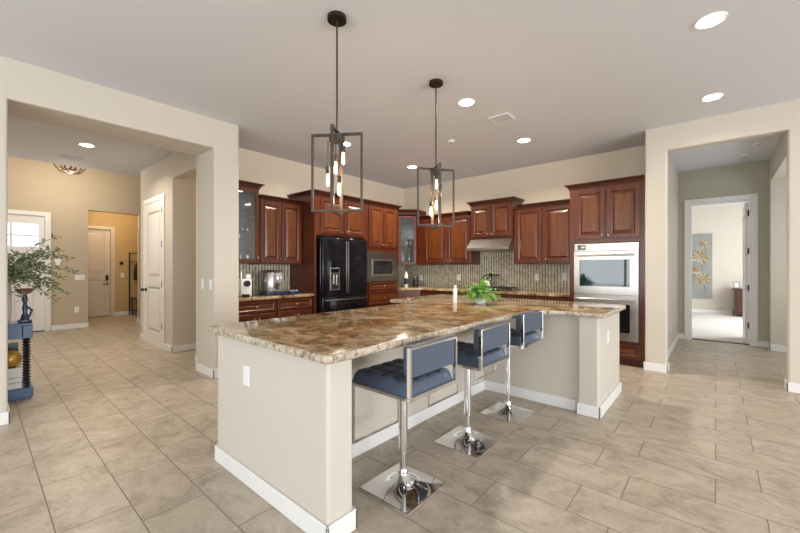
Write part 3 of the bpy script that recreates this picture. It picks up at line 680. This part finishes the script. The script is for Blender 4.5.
# coffee machines
r = root('espresso_machine', (-4.80, 2.40, .911), 'white capsule coffee machine with a round black dial beside the column', 'coffee machine', None, RL)
MB().box(-.07, .08, 0, .24, 0, .24, .015, 3).build('body', 'ceramic', r, True)
MB().cyl((0, 0, .175), (0, -.035, .175), .042).build('dial', 'black', r, True)
MB().box(-.065, .0, -.10, -.001, 0, .035, .004, 1).build('drip_tray', 'black', r)
MB().box(.01, .075, .02, .12, .241, .30, .008, 2).build('water_tank', 'plastic_white', r, True)
MB().cyl((-.035, .08, .24), (-.035, .08, .33), .018).build('lever', 'steel', r, True)
r = root('coffee_maker', (-4.86, 2.84, .911), 'silver and dark blue pod coffee maker with a tall reservoir', 'coffee maker', None, RL)
MB().box(-.17, .17, -.12, .16, 0, .05, .012, 2).build('base', 'navy_gloss', r, True)
MB().lathe((-.02, .06, .05), [(.10, 0), (.105, .02), (.105, .25), (.09, .28), (0, .285)], 24).build('body', 'steel', r, True)
MB().box(-.02, .09, -.09, .01, .17, .31, .02, 3).build('brew_head', 'grey_plastic', r, True)
MB().box(.0, .07, -.10, -.091, .22, .27, .005, 2).build('button_panel', 'chrome', r)
MB().box(-.14, -.085, .0, .12, .05, .32, .01, 2).build('water_tank', 'cab_glass', r, True)
MB().box(-.015, .085, -.11, -.01, .051, .07, .006, 2).build('drip_tray', 'steel', r)
MB().box(-.10, .10, -.06, .15, .335, .355, .009, 2).build('lid', 'black', r, True)
for k, (y, s) in enumerate(((-.18, .05), (-.15, .04))):
    pass
r = root('coffee_pod_drawer', (-4.76, 3.12, .911), 'low dark blue pod tray beside the silver coffee maker', 'tray', None, RL)
MB().box(-.10, .06, -.05, .10, 0, .045, .008, 2).build('tray', 'navy_gloss', r, True)
for k in range(3): MB().cyl((-.07+k*.045, -.02, .045), (-.07+k*.045, -.02, .062), .018).build('pod', 'grey_plastic', r)
# corner things
r = root('paper_towel_dispenser', (-5.0, 5.60, .911), 'white boxy dispenser with a black front near the corner', 'dispenser', None, RL)
MB().box(-.09, .09, 0, .2, .0, .24, .01, 2).build('lower_case', 'black', r, True)
MB().box(-.10, .10, -.02, .2, .241, .40, .012, 2).build('upper_case', 'plastic_white', r, True)
r = root('soda_bottle', (-4.86, 5.84, .911), 'slim tall white and blue bottle on the corner counter', 'bottle')
MB().lathe((0, 0, 0), [(.038, 0), (.04, .01), (.04, .24), (.02, .28), (.018, .31), (0, .31)]).build('bottle_body', 'ceramic', r, True)
MB().cyl((0, 0, .311), (0, 0, .33), .02).build('cap', 'navy_gloss', r)
MB().lathe((0, 0, .05), [(.0405, 0), (.0412, .001), (.0412, .12), (.0405, .121)], 24).build('bottle_label', 'navy_gloss', r, True)
r = root('coffee_grinder', (-4.70, 5.95, .911), 'small black coffee grinder beside the white bottle in the corner', 'grinder')
MB().lathe((0, 0, 0), [(.06, 0), (.065, .01), (.055, .12), (.05, .14), (0, .141)]).build('base', 'black', r, True)
MB().lathe((0, 0, .142), [(.045, 0), (.055, .05), (.055, .07), (0, .071)]).build('hopper', 'cab_glass', r, True)
MB().cyl((0, 0, .2135), (0, 0, .235), .04).build('lid', 'black', r, True)

# ------------------------------------------------------------------ ISLAND
r = root('kitchen_island', (-1.8, 2.7, 0), 'cream plastered kitchen island with white baseboard below the big granite top', 'island')
def L(x): return x+1.8
def iy(y): return y-2.7
b = MB().box(L(-2.56), L(-1.37), iy(1.075), iy(1.235), 0, .868)
bmesh.ops.bevel(b.bm, geom=[e for e in b.bm.edges if abs(e.verts[0].co.z-e.verts[1].co.z) > .5], offset=.018, segments=4, affect='EDGES', profile=.5)
b.build('end_wall', 'island_paint', r)
MB().box(L(-2.03), L(-1.885), iy(1.236), iy(3.57), 0, .868).box(L(-2.0), L(-.941), iy(3.571), iy(3.72), 0, .868).build('knee_wall', 'island_paint', r)
b = MB().box(L(-.935), L(-.765), iy(3.515), iy(4.42), 0, .868)
bmesh.ops.bevel(b.bm, geom=[e for e in b.bm.edges if abs(e.verts[0].co.z-e.verts[1].co.z) > .5], offset=.018, segments=4, affect='EDGES', profile=.5)
b.build('end_post', 'island_paint', r)
MB().box(L(-2.54), L(-2.031), iy(1.236), iy(3.36), .1, .868).box(L(-3.0), L(-2.031), iy(3.361), iy(4.38), .1, .868).box(L(-2.03), L(-.936), iy(3.721), iy(4.38), .1, .868).build('cabinet_body', 'cherry', r)
m = MB()
for q in ((-2.575, -1.355, 1.06, 1.075), (-1.37, -1.355, 1.06, 1.25), (-1.885, -1.355, 1.235, 1.25), (-1.885, -1.87, 1.25, 3.57), (-1.885, -.95, 3.555, 3.57), (-.95, -.935, 3.50, 3.57), (-.95, -.75, 3.50, 3.515), (-.765, -.75, 3.50, 4.435), (-.935, -.75, 4.42, 4.435), (-2.575, -2.56, 1.06, 1.25)):
    m.box(L(q[0]), L(q[1]), iy(q[2]), iy(q[3]), 0, BH, .004, 1)
m.build('baseboard', 'trim', r)
# apron that carries the overhang
MB().box(L(-1.884), L(-1.84), iy(1.236), iy(3.57), .80, .8685).build('support_rail', 'island_paint', r)
# doors on the kitchen side
def flipdoor(x0, x1, y, z0, z1):
    d = panel_door(x0, x1, z0, z1)
    for v in d.bm.verts: v.co.y = y-v.co.y
    bmesh.ops.recalc_face_normals(d.bm, faces=d.bm.faces)
    return d.build('door', 'cherry', r)
for k in range(4): flipdoor(L(-2.98)+k*.49, L(-2.98)+k*.49+.47, iy(4.38), .14, .84)
# top
def arc(cx, cy, rad, a0, a1, n=6): return [(cx+rad*math.cos(math.radians(a0+(a1-a0)*k/n)), cy+rad*math.sin(math.radians(a0+(a1-a0)*k/n))) for k in range(n+1)]
poly = arc(-2.545, 1.045, .035, 180, 270)+arc(-1.325, 1.045, .035, 270, 360)+arc(-1.01, 3.18, .28, 180, 90, 8)+arc(-.75, 3.50, .045, 270, 360)+arc(-.775, 4.40, .07, 0, 90)+[(-3.04, 4.47)]+[(-3.04, 3.34), (-2.58, 3.34)]
poly = [(x, y) for x, y in poly]
b = MB().prism(poly, .8695, .912, .013, 3)
top = b.build('island_countertop', 'granite', None, True)
top.data.materials.append(M['granite_edge'])
for p in top.data.polygons:
    if abs(p.normal.z) < .93: p.material_index = 1
tag(top, 'large polished brown granite island top with a rounded inner corner', 'countertop')

# ------------------------------------------------------------------ BAR STOOLS
def cushion(cx, cy, z0, sx, sy, h, rad, seams=0, n=34):
    b = bmesh.new(); V = {}
    def hh(x, y):
        d = min(sx/2-abs(x), sy/2-abs(y)); d = max(0, d)
        e = math.sqrt(max(0, 1-(1-min(d/rad, 1))**2)); z = h*e
        if seams and d > rad*.5:
            for k in range(1, seams):
                for q, s_ in ((x, sx), (y, sy)):
                    p = -s_/2+s_*k/seams; z -= .011*math.exp(-((q-p)/.010)**2)
            z += .004
        return z
    xs = [-sx/2+sx*(.5-.5*math.cos(PI*i/n)) for i in range(n+1)] if not seams else [-sx/2+sx*i/n for i in range(n+1)]
    ys = [-sy/2+sy*(.5-.5*math.cos(PI*i/n)) for i in range(n+1)] if not seams else [-sy/2+sy*i/n for i in range(n+1)]
    for i, x in enumerate(xs):
        for j, y in enumerate(ys): V[i, j] = b.verts.new((cx+x, cy+y, z0+.012+hh(x, y)))
    for i in range(n):
        for j in range(n): b.faces.new((V[i, j], V[i+1, j], V[i+1, j+1], V[i, j+1]))
    rim = [V[i, 0] for i in range(n)]+[V[n, j] for j in range(n)]+[V[i, n] for i in range(n, 0, -1)]+[V[0, j] for j in range(n, 0, -1)]
    low = [b.verts.new((v.co.x, v.co.y, z0)) for v in rim]
    for k in range(len(rim)): b.faces.new((rim[k], low[k], low[(k+1) % len(rim)], rim[(k+1) % len(rim)]))
    b.faces.new(low); bmesh.ops.recalc_face_normals(b, faces=b.faces); m = MB(); m._merge(b); return m
def flat(m, p0, p1, w, t):
    x0, x1 = sorted((p0[0], p1[0])); y0, y1 = sorted((p0[1], p1[1])); z0, z1 = sorted((p0[2], p1[2]))
    m.box(x0-w, x1+w, y0-t, y1+t, z0-t, z1+t, .002, 1)
def make_stool(lift):
    r = root('bar_stool', (0, 0, 0), 'stool', 'bar stool', 'adjustable bar stools along the island')
    # square base plate with flared centre
    b = bmesh.new(); n = 36; V = {}; s = .180
    for i in range(n+1):
        for j in range(n+1):
            x, y = -s+2*s*i/n, -s+2*s*j/n; rr = math.hypot(x, y)
            mx_ = max(abs(x), abs(y)); q = .55*rr+.45*mx_
            z = .010+.088*math.exp(-max(0, q-.016)/.050)+.004*(1-mx_/s)
            V[i, j] = b.verts.new((x, y, min(z, .112)))
    for i in range(n):
        for j in range(n): b.faces.new((V[i, j], V[i+1, j], V[i+1, j+1], V[i, j+1]))
    rim = [V[i, 0] for i in range(n)]+[V[n, j] for j in range(n)]+[V[i, n] for i in range(n, 0, -1)]+[V[0, j] for j in range(n, 0, -1)]
    low = [b.verts.new((v.co.x, v.co.y, 0)) for v in rim]
    for k in range(len(rim)): b.faces.new((rim[k], low[k], low[(k+1) % len(rim)], rim[(k+1) % len(rim)]))
    b.faces.new(low); bmesh.ops.recalc_face_normals(b, faces=b.faces); m = MB(); m._merge(b); m.build('base_plate', 'chrome', r, True)
    MB().cyl((0, 0, .085), (0, 0, .215), .020).lathe((0, 0, .086), [(.032, 0), (.034, .01), (.024, .03), (0, .031)]).build('inner_column', 'chrome', r, True)
    MB().cyl((0, 0, .215), (0, 0, .600+lift), .0265, seg=28).cyl((0, 0, .208), (0, 0, .216), .029, seg=28).build('outer_column', 'chrome', r, True)
    L0 = .622+lift
    f = MB(); t = .010
    flat(f, (-.215, -.21, L0), (-.215, .21, L0), .008, t); flat(f, (.222, -.21, L0), (.222, .21, L0), .008, t)
    f.box(-.206, .213, -.218, -.202, L0-t, L0+t, .002, 1).box(-.206, .213, .202, .218, L0-t, L0+t, .002, 1)
    f.box(-.09, .09, -.09, .09, L0-.022, L0-t+.001, .003, 1).box(-.19, .19, -.015, .015, L0-.012, L0-.002)
    f.build('seat_frame', 'chrome', r)
    cushion(-.004, 0, L0+.005, .425, .415, .060, .038, 4).build('seat', 'leather', r, True)
    g = MB(); z0, z1 = .632+lift, .891+lift
    for sy in (-1, 1): g.box(.212, .236, sy*.215-.008, sy*.215+.008, z0, z1, .002, 1)
    g.box(.212, .236, -.2065, .2065, z1-.012, z1, .002, 1).build('back_frame', 'chrome', r)
    c = cushion(0, 0, 0, .40, .16, .075, .042)
    for v in c.bm.verts: x, y, z = v.co; v.co = Vector((.230-z, x, .815+lift+y))
    bmesh.ops.recalc_face_normals(c.bm, faces=c.bm.faces); c.build('backrest', 'leather', r, True)
    fr = MB(); t = .007
    zf = .262+lift
    for sy in (-1, 1): fr.box(-.222, -.208, sy*.2-t, sy*.2+t, zf, .612+lift, .002, 1)
    fr.box(-.222, -.208, -.1925, .1925, zf, zf+.014, .002, 1).build('footrest', 'chrome', r)
    return r
s1 = make_stool(0); s1.location = (-1.405, 1.66, 0)
s2 = copy_tree(s1); s2.location = (-1.405, 2.405, 0)
s3 = make_stool(.03); s3.location = (-1.408, 3.11, 0)
s1['label'] = 'navy leather chrome bar stool nearest the end wall of the island'
s2['label'] = 'navy leather chrome bar stool in the middle of the three at the island'
s3['label'] = 'navy leather chrome bar stool farthest along, by the inner corner of the island'

# ------------------------------------------------------------------ things on the island
r = root('potted_fern', (-1.925, 3.56, .913), 'bushy green fern in a white pot on the island', 'plant')
MB().lathe((0, 0, 0), [(.045, 0), (.055, .01), (.068, .10), (.062, .10), (.055, .085), (0, .085)], 10).build('pot', 'ceramic', r)
MB().lathe((0, 0, .0855), [(.054, 0), (0, .004)], 10).build('soil', 'soil', r)
m = MB(); rnd = random.Random(3)
for k in range(130):
    az = rnd.uniform(0, 2*PI); ln = rnd.uniform(.11, .235); up = rnd.uniform(.30, 1.45); n = 15
    d = Vector((math.cos(az)*math.cos(up), math.sin(az)*math.cos(up), math.sin(up)))
    side = Vector((-math.sin(az), math.cos(az), 0)); st = ln/n; prev = Vector((d.x*.03, d.y*.03, .09))
    for q in range(n):
        d = (d+Vector((0, 0, -.10))).normalized(); nx_ = prev+d*st
        if nx_.z < .03: nx_.z = .03
        wl = (.030*math.sin(PI*(q+2)/(n+3))+.003)*rnd.uniform(.8, 1.15)
        for sg in (-1, 1):
            tip = prev+side*sg*wl+d*.010+Vector((0, 0, rnd.uniform(-.012, .004))); w_ = d*st*.48
            mid = (prev+tip)/2+Vector((0, 0, .002)); m.poly([prev, mid-w_, tip, mid+w_])
        m.poly([prev-side*.0010, prev+side*.0010, nx_+side*.0008, nx_-side*.0008]); prev = nx_
m.build('fronds', 'fern', r)
r = root('spray_bottle', (-2.14, 3.40, .913), 'slim white bottle standing near the fern on the island', 'bottle')
MB().lathe((0, 0, 0), [(.022, 0), (.024, .005), (.024, .155), (.021, .165), (0, .165)], 20).build('bottle_body', 'ceramic', r, True)
MB().cyl((0, 0, .1655), (0, 0, .180), .014).build('collar', 'plastic_white', r, True)
MB().lathe((0, 0, .1805), [(.018, 0), (.019, .004), (.017, .018), (0, .02)], 18).build('spray_cap', 'plastic_white', r)

# ------------------------------------------------------------------ PENDANTS
def pendant(x, y, ang, label, bulbs):
    r = root('pendant_light', (x, y, 1.69), label, 'pendant lamp', 'open rectangle pendant lamps over the island', ang)
    top = CZ-1.69; h = .545; w = .182
    MB().cyl((0, 0, top-.028), (0, 0, top), .066, seg=32).build('ceiling_canopy', 'bronze', r, True)
    MB().cyl((0, 0, h), (0, 0, top-.028), .0065).build('rod', 'rod_bronze', r, True)
    for k, (nm, rot) in enumerate((('frame', 0), ('frame', PI/2))):
        z0, z1 = (0, h) if k == 0 else (-.018, h+.022); ww = w if k == 0 else .118
        m = MB(); a = .0065; b_ = .011
        m.box(-ww, -ww+2*a, -b_, b_, z0, z1).box(ww-2*a, ww, -b_, b_, z0, z1).box(-ww+2*a, ww-2*a, -b_, b_, z1-.015, z1).box(-ww+2*a, ww-2*a, -b_, b_, z0, z0+.015)
        if rot: bmesh.ops.rotate(m.bm, verts=m.bm.verts, cent=(0, 0, 0), matrix=Matrix.Rotation(rot, 3, 'Z'))
        m.build(nm, 'weathered', r)
    MB().cyl((0, 0, h-.055), (0, 0, h-.016), .055, seg=28).build('hub', 'weathered', r, True)
    for (bx, by, bz) in bulbs:
        s_ = MB().cyl((bx, by, bz), (bx, by, bz+.050), .0145).build('socket', 'weathered', r, True)
        MB().cyl((bx, by, bz+.050), (bx, by, h-.055), .003, seg=8).build('wire', 'rod_bronze', s_)
        MB().lathe((bx, by, bz-.085), [(0, 0), (.007, .004), (.0105, .02), (.0105, .042), (.007, .08), (.008, .085)], 16).build('bulb', 'bulb', s_, True)
        l = bpy.data.lights.new('bulb_light', 'POINT'); l.energy = 1.1; l.color = (1, .75, .45); l.shadow_soft_size = .03
        o = bpy.data.objects.new('bulb_light', l); COL.objects.link(o); o.parent = r; o.location = (bx, by, bz-.115)
    return r
pendant(-2.005, 1.654, math.radians(40.73-6.5), 'open rectangular bronze pendant lamp over the near end of the island', [(.042, .01, .415), (-.060, -.015, .26), (-.02, .04, .36), (.026, -.035, .19)])
pendant(-2.0, 2.842, math.radians(40.73+13), 'open rectangular bronze pendant lamp over the far part of the island, nearer the hood', [(-.007, -.04, .43), (.046, .01, .355), (.014, .035, .246), (-.048, .0, .18)])

# ------------------------------------------------------------------ CEILING FIXTURES
def can(x, y, z, label, power=12, r_=.075):
    r = root('recessed_light', (x, y, z), label, 'ceiling light', 'round recessed ceiling lights')
    MB().lathe((0, 0, -.008), [(r_, .004), (r_+.014, .0), (r_+.02, .0075), (r_, .0076)], 32).build('trim_ring', 'trim', r, True)
    MB().cyl((0, 0, -.0065), (0, 0, -.0005), r_, seg=32).build('lamp_disc', 'lamp_disc', r)
    l = bpy.data.lights.new('recessed_lamp', 'AREA'); l.shape = 'DISK'; l.size = .15; l.energy = power; l.color = (1, .88, .72); l.spread = math.radians(150)
    o = bpy.data.objects.new('recessed_lamp', l); COL.objects.link(o); o.parent = r; o.location = (0, 0, -.015)
can(-.03, 3.4, CZ, 'recessed ceiling light nearest the camera, in front of the hall opening', 5)
can(-.03, 4.94, CZ, 'recessed ceiling light just before the hall opening', 3)
can(-2.0, 3.4, CZ, 'recessed ceiling light between the near hanging lamp and the air vent', 9)
can(-2.0, 4.93, CZ, 'recessed ceiling light in front of the range hood cabinet', 25)
can(-3.97, 3.42, CZ, 'recessed ceiling light in front of the refrigerator', 17)
can(-4.0, 4.97, CZ, 'recessed ceiling light near the back corner of the kitchen', 29)
can(-6.8, 1.05, CZ, 'recessed ceiling light in the foyer beyond the wide opening', 20)
r = root('air_vent', (-1.9, 4.03, CZ), 'square white air vent on the kitchen ceiling', 'vent')
MB().box(-.12, .12, -.11, -.09, -.012, 0).box(-.12, .12, .09, .11, -.012, 0).box(-.12, -.1, -.09, .09, -.012, 0).box(.1, .12, -.09, .09, -.012, 0).build('frame', 'trim', r)
MB().box(-.1, .1, -.09, .09, -.003, 0).build('backing', 'black', r)
m = MB()
for k in range(7): m.box(-.099, .099, -.084+k*.026-.005, -.084+k*.026+.007, -.010, -.006)
m.build('louvers', 'trim', r)
r = root('air_vent', (-7.8, 1.0, CZ), 'long pale air vent on the foyer ceiling', 'vent')
MB().box(-.10, .10, -.15, .15, -.006, 0, .002, 1).build('frame', 'ceiling', r)
m = MB()
for k in range(8): m.box(-.085+k*.022, -.077+k*.022, -.135, .135, -.010, -.0065)
m.build('louvers', 'ceiling', r)
for p, lb in (((-2.77, 4.3), 'small round detector on the kitchen ceiling behind the far hanging lamp'), ((.45, 7.2), 'small round detector on the hall ceiling, the nearer of two'), ((.33, 7.8), 'small round detector on the hall ceiling close to the bedroom door')):
    r = root('smoke_detector', (p[0], p[1], CZ), lb, 'detector', 'round ceiling detectors')
    MB().lathe((0, 0, -.022), [(.035, 0), (.05, .008), (.055, .022)], 24).build('case', 'plastic_white', r, True)
    MB().cyl((0, 0, -.028), (0, 0, -.0225), .02).build('sensor', 'grey_plastic', r)
# foyer lantern
r = root('foyer_chandelier', (-9.3, 1.2, 3.06), 'black wire cage chandelier hanging high in the foyer', 'chandelier')
m = MB()
for k in range(6):
    a = 2*PI*k/6+.2; pts = [(.25*math.cos(a)*s_, .25*math.sin(a)*s_, z) for s_, z in ((.12, .03), (.62, .06), (.92, .16), (1, .30), (.9, .42), (.55, .5), (.05, .55))]
    m.tube(pts, .007, 6)
for rr, z in ((.155, .06), (.23, .16), (.23, .42)):
    pts = [(rr*math.cos(2*PI*k/24), rr*math.sin(2*PI*k/24), z) for k in range(25)]; m.tube(pts, .006, 6)
m.build('cage', 'bronze', r)
MB().cyl((0, 0, .10), (0, 0, 1.14), .008).lathe((0, 0, .03), [(.012, 0), (.06, .05), (.07, .07), (.01, .10)], 20).build('stem', 'bronze', r, True)
for k in range(3):
    a = 2*PI*k/3; c_ = MB().cyl((.09*math.cos(a), .09*math.sin(a), .12), (.09*math.cos(a), .09*math.sin(a), .20), .012).build('candle_socket', 'bronze', r)
    MB().ball((.09*math.cos(a), .09*math.sin(a), .235), .03).build('bulb', 'bulb', c_, True)
l = bpy.data.lights.new('chandelier_light', 'POINT'); l.energy = 33; l.color = (1, .84, .64); l.shadow_soft_size = .1
o = bpy.data.objects.new('chandelier_light', l); COL.objects.link(o); o.parent = r; o.location = (0, 0, -.08)
# passage ceiling light (above the opening)
r = root('passage_ceiling_light', (-11.4, 2.3, 2.95), 'flush ceiling lamp in the gold passage', 'ceiling light')
MB().cyl((0, 0, -.02), (0, 0, 0), .13).build('mount', 'bronze', r); MB().lathe((0, 0, -.08), [(0, 0), (.08, .01), (.12, .04), (.125, .06)], 20).build('shade', 'puck', r, True)
l = bpy.data.lights.new('passage_light', 'POINT'); l.energy = 22; l.color = (1, .74, .42); l.shadow_soft_size = .1
o = bpy.data.objects.new('passage_light', l); COL.objects.link(o); o.parent = r; o.location = (0, 0, -.16)
l = bpy.data.lights.new('closet_passage_light', 'POINT'); l.energy = 6; l.color = (1, .78, .5); l.shadow_soft_size = .1
o = bpy.data.objects.new('closet_passage_light', l); COL.objects.link(o); o.location = (-5.75, 3.3, 2.5)

# ------------------------------------------------------------------ FOYER FURNITURE
r = root('console_table', (-5.345, -.16, 0), 'blue painted console table with black spool legs in the foyer', 'table')
X0, X1, Y0, Y1 = -.165, .165, -.55, .545
MB().box(X0, X1, Y0, Y1, .725, .75, .004, 1).build('tabletop', 'blue_paint', r)
MB().box(X0+.015, X1-.012, Y0+.07, Y1-.075, .60, .724).build('apron', 'blue_paint', r)
for x, y in ((X0+.035, Y0+.035), (X1-.035, Y0+.035), (X0+.035, Y1-.035), (X1-.035, Y1-.035)):
    MB().box(x-.035, x+.035, y-.035, y+.035, .60, .7245, .003, 1).build('corner_block', 'blue_paint', r)
    pf = [(.0, 0)]; z = .0; n = 17; hgt = .49; dz = hgt/n
    for k in range(n):
        for q, rr in ((.12, .013), (.3, .022), (.5, .026), (.7, .022), (.88, .013)): pf.append((rr, (k+q)*dz))
    pf.append((0, hgt))
    MB().lathe((x, y, .108), pf, 12).build('leg', 'black_spool', r, True)
for ym in (.0, -.2):
    for x in (X0+.035, X1-.035):
        MB().lathe((x, ym, .108), pf, 12).build('leg', 'black_spool', r, True)
MB().box(X0-.005, X1+.005, Y0-.005, Y1+.005, .02, .107, .004, 1).box(X0+.02, X1-.02, Y0+.02, Y1-.02, 0, .02).build('lower_shelf', 'blue_paint', r)
r = root('leafy_vase', (-5.33, .165, .751), 'pale grey vase of tall leafy branches on the blue table', 'vase')
MB().lathe((0, 0, 0), [(.055, 0), (.075, .02), (.085, .12), (.085, .34), (.075, .42), (.06, .44), (.052, .44), (.045, .38), (0, .38)], 28).build('vase_body', 'vase', r, True)
rnd = random.Random(11); stems = MB(); lv = MB()
for k in range(26):
    az = rnd.uniform(math.radians(10), math.radians(140)) if k < 19 else rnd.uniform(0, 2*PI)
    ln = rnd.uniform(.30, .70); up = rnd.uniform(.15, 1.1)
    p = Vector((0, 0, .42)); d = Vector((math.cos(az)*math.cos(up), math.sin(az)*math.cos(up), math.sin(up))); n = 16
    for q in range(n):
        d = (d+Vector((rnd.uniform(-.08, .08), rnd.uniform(-.08, .08), -.075))).normalized(); nx_ = p+d*ln/n
        stems.cyl(p, nx_, .0025, seg=5)
        if q > 2:
            for s_ in range(4):
                a = Vector((rnd.uniform(-1, 1), rnd.uniform(-1, 1), rnd.uniform(-.5, .7))).normalized(); c_ = a.cross(Vector((rnd.uniform(-1, 1), .3, 1))).normalized()*.013
                o_ = p+a*.012; e = a*rnd.uniform(.03, .055)
                lv.poly([o_, o_+e*.5+c_, o_+e, o_+e*.5-c_])
        p = nx_
stems.build('branches', 'stem', r); lv.build('leaves', 'euca', r)
r = root('carved_figurine', (-5.26, .335, .751), 'dark carved figure holding up a brown wooden bowl beside the vase', 'figurine')
MB().box(-.04, .04, -.05, .05, 0, .03, .008, 2).lathe((0, 0, .03), [(.035, 0), (.03, .03), (.015, .07), (.022, .11), (.014, .16), (.024, .20), (.013, .25), (.018, .27), (0, .28)], 14).build('figure', 'navy_gloss', r, True)
MB().tube([(0, .012, .16), (0, .05, .12), (0, .03, .05)], .010).build('arm', 'navy_gloss', r, True)
MB().lathe((0, 0, .281), [(.02, 0), (.05, .02), (.075, .055), (.07, .058), (.045, .03), (0, .025)], 20).build('bowl', 'brownclay', r, True)
r = root('decorative_ball', (-5.28, .235, .314), 'gold and red decorative ball on the stacked books under the blue table', 'ball')
MB().ball((0, 0, .085), .085, 24).build('ball', 'gold', r, True); MB().lathe((0, 0, -.002), [(.04, 0), (.045, .012), (.03, .014)], 20).build('ring_stand', 'dark_wood', r)
for k, (h_, w_) in enumerate(((.06, .12), (.05, .118), (.05, .11), (.04, .11))):
    z = .1085+sum(q[0] for q in ((.06, .12), (.05, .118), (.05, .11), (.04, .11))[:k])+.001*k
    r = root('book', (-5.32, .225, z), ('thick grey book at the bottom of the stack', 'grey book second from the bottom of the stack', 'white book third from the bottom of the stack', 'thin white book on top of the stack')[k]+' under the blue table', 'book', 'books stacked under the blue table')
    MB().box(-w_, w_, -.09, .09, 0, .004).box(-w_, w_, -.09, .09, h_-.004, h_).box(-w_, -w_+.004, -.09, .09, .004, h_-.004).build('cover', ('grey_plastic', 'grey_plastic', 'paper', 'paper')[k], r)
    MB().box(-w_+.004, w_-.005, -.085, .085, .0042, h_-.0042).build('pages', 'paper', r)
r = root('black_panel', (-5.475, .10, .108), 'black upright panel behind the books on the lower shelf of the blue table', 'crate')  # plain black panel filling the space behind the books
MB().box(-.02, .02, -.21, .20, 0, .42, .004, 1).build('panel_board', 'black_spool', r)
# hall tree at the passage end
r = root('coat_rack', (-12.16, 2.98, 0), 'tall black iron coat rack with bench in the gold passage', 'coat rack')
m = MB()
for x in (-.14, .14):
    for y in (-.17, .17): m.box(x-.012, x+.012, y-.012, y+.012, 0, 1.72 if x < 0 else .45)
m.box(-.15, .15, -.18, .18, .45, .47).box(-.152, -.128, -.158, .158, 1.69, 1.715).box(-.152, -.128, -.158, .158, 1.45, 1.475).box(-.15, .15, -.158, .158, .12, .135)
m.build('frame', 'black_iron', r)
for y in (-.1, 0, .1): MB().tube([(-.128, y, 1.46), (-.08, y, 1.45), (-.07, y, 1.49)], .006).build('hook', 'black_iron', r)
tag(MB().lathe((-12.21, 2.98, .95), [(.02, 0), (.10, .02), (.09, .30), (.05, .46), (.01, .49)], 14).build('hanging_coat', 'black', None, True), 'dark coat hanging from the black coat rack', 'coat')

# ------------------------------------------------------------------ BEDROOM
r = root('wall_painting', (-.5, 13.698, .42), 'tall pale blue canvas painting of ochre flowers on the bedroom wall', 'painting')
MB().box(-.42, .42, -.035, 0, 0, 1.85).build('canvas', 'canvas', r)
rnd = random.Random(5); fl = (( -.20, 1.45, .23), (.16, 1.18, .26), (-.05, .78, .25), (.22, .55, .22), (-.25, .42, .2), (.25, 1.55, .16))
m1 = MB(); m2 = MB(); m3 = MB()
for fx, fz, fr_ in fl:
    for k in range(26):
        a = 2*PI*k/26+rnd.uniform(-.3, .3); R_ = fr_*rnd.uniform(.65, 1); m_ = m1 if k % 3 else m2
        u = Vector((math.cos(a), 0, math.sin(a))); v = Vector((-math.sin(a), 0, math.cos(a)))*fr_*rnd.uniform(.06, .15); o_ = Vector((fx, -.036-.0002*k, fz))
        pts = [o_+u*R_*.1, o_+u*R_*.6+v, o_+u*R_, o_+u*R_*.6-v]
        if all(-.42 < p.x < .42 for p in pts): m_.poly(pts)
    pts = [(fx+.01*k, -.0355, fz-.08*k) for k in range(6) if fz-.08*k > .02]
    for a, c in zip(pts, pts[1:]): m3.poly([(a[0]-.006, a[1], a[2]), (a[0]+.006, a[1], a[2]), (c[0]+.006, c[1], c[2]), (c[0]-.006, c[1], c[2])])
m1.build('ochre_petals', 'petal', r); m2.build('cream_petals', 'petal_pale', r); m3.build('painted_stems', 'twig', r)
r = root('nightstand', (.78, 13.42, .006), 'dark carved wooden nightstand against the bedroom wall', 'nightstand')
MB().box(-.44, .44, -.25, .25, .70, .74, .012, 2).box(-.41, .41, -.22, .25, .12, .70).box(-.44, .44, -.25, .25, .05, .12, .01, 2).build('body', 'dark_wood', r)
for z0, z1 in ((.52, .68), (.33, .50), (.14, .31)):
    d = MB().box(-.36, .36, -.235, -.2205, z0, z1, .006, 1).build('drawer', 'dark_wood', r)
    for x in (-.2, .2): MB().ball((x, -.248, (z0+z1)/2), .014).build('knob', 'knob', d, True)
for x in (-.40, .40):
    for y in (-.21, .21): MB().lathe((x, y, 0), [(.03, 0), (.035, .02), (.025, .05)], 12).build('foot', 'dark_wood', r)
r = root('picture_frame', (.42, 13.45, .747), 'small dark picture frame on the edge of the nightstand', 'picture frame')
MB().box(-.06, .06, -.01, .01, 0, .17, .004, 1).build('frame', 'dark_wood', r); MB().box(-.045, .045, -.012, -.0105, .015, .155).build('photo', 'paper', r)
for o in bpy.data.objects:
    if '_o' in o: del o['_o']
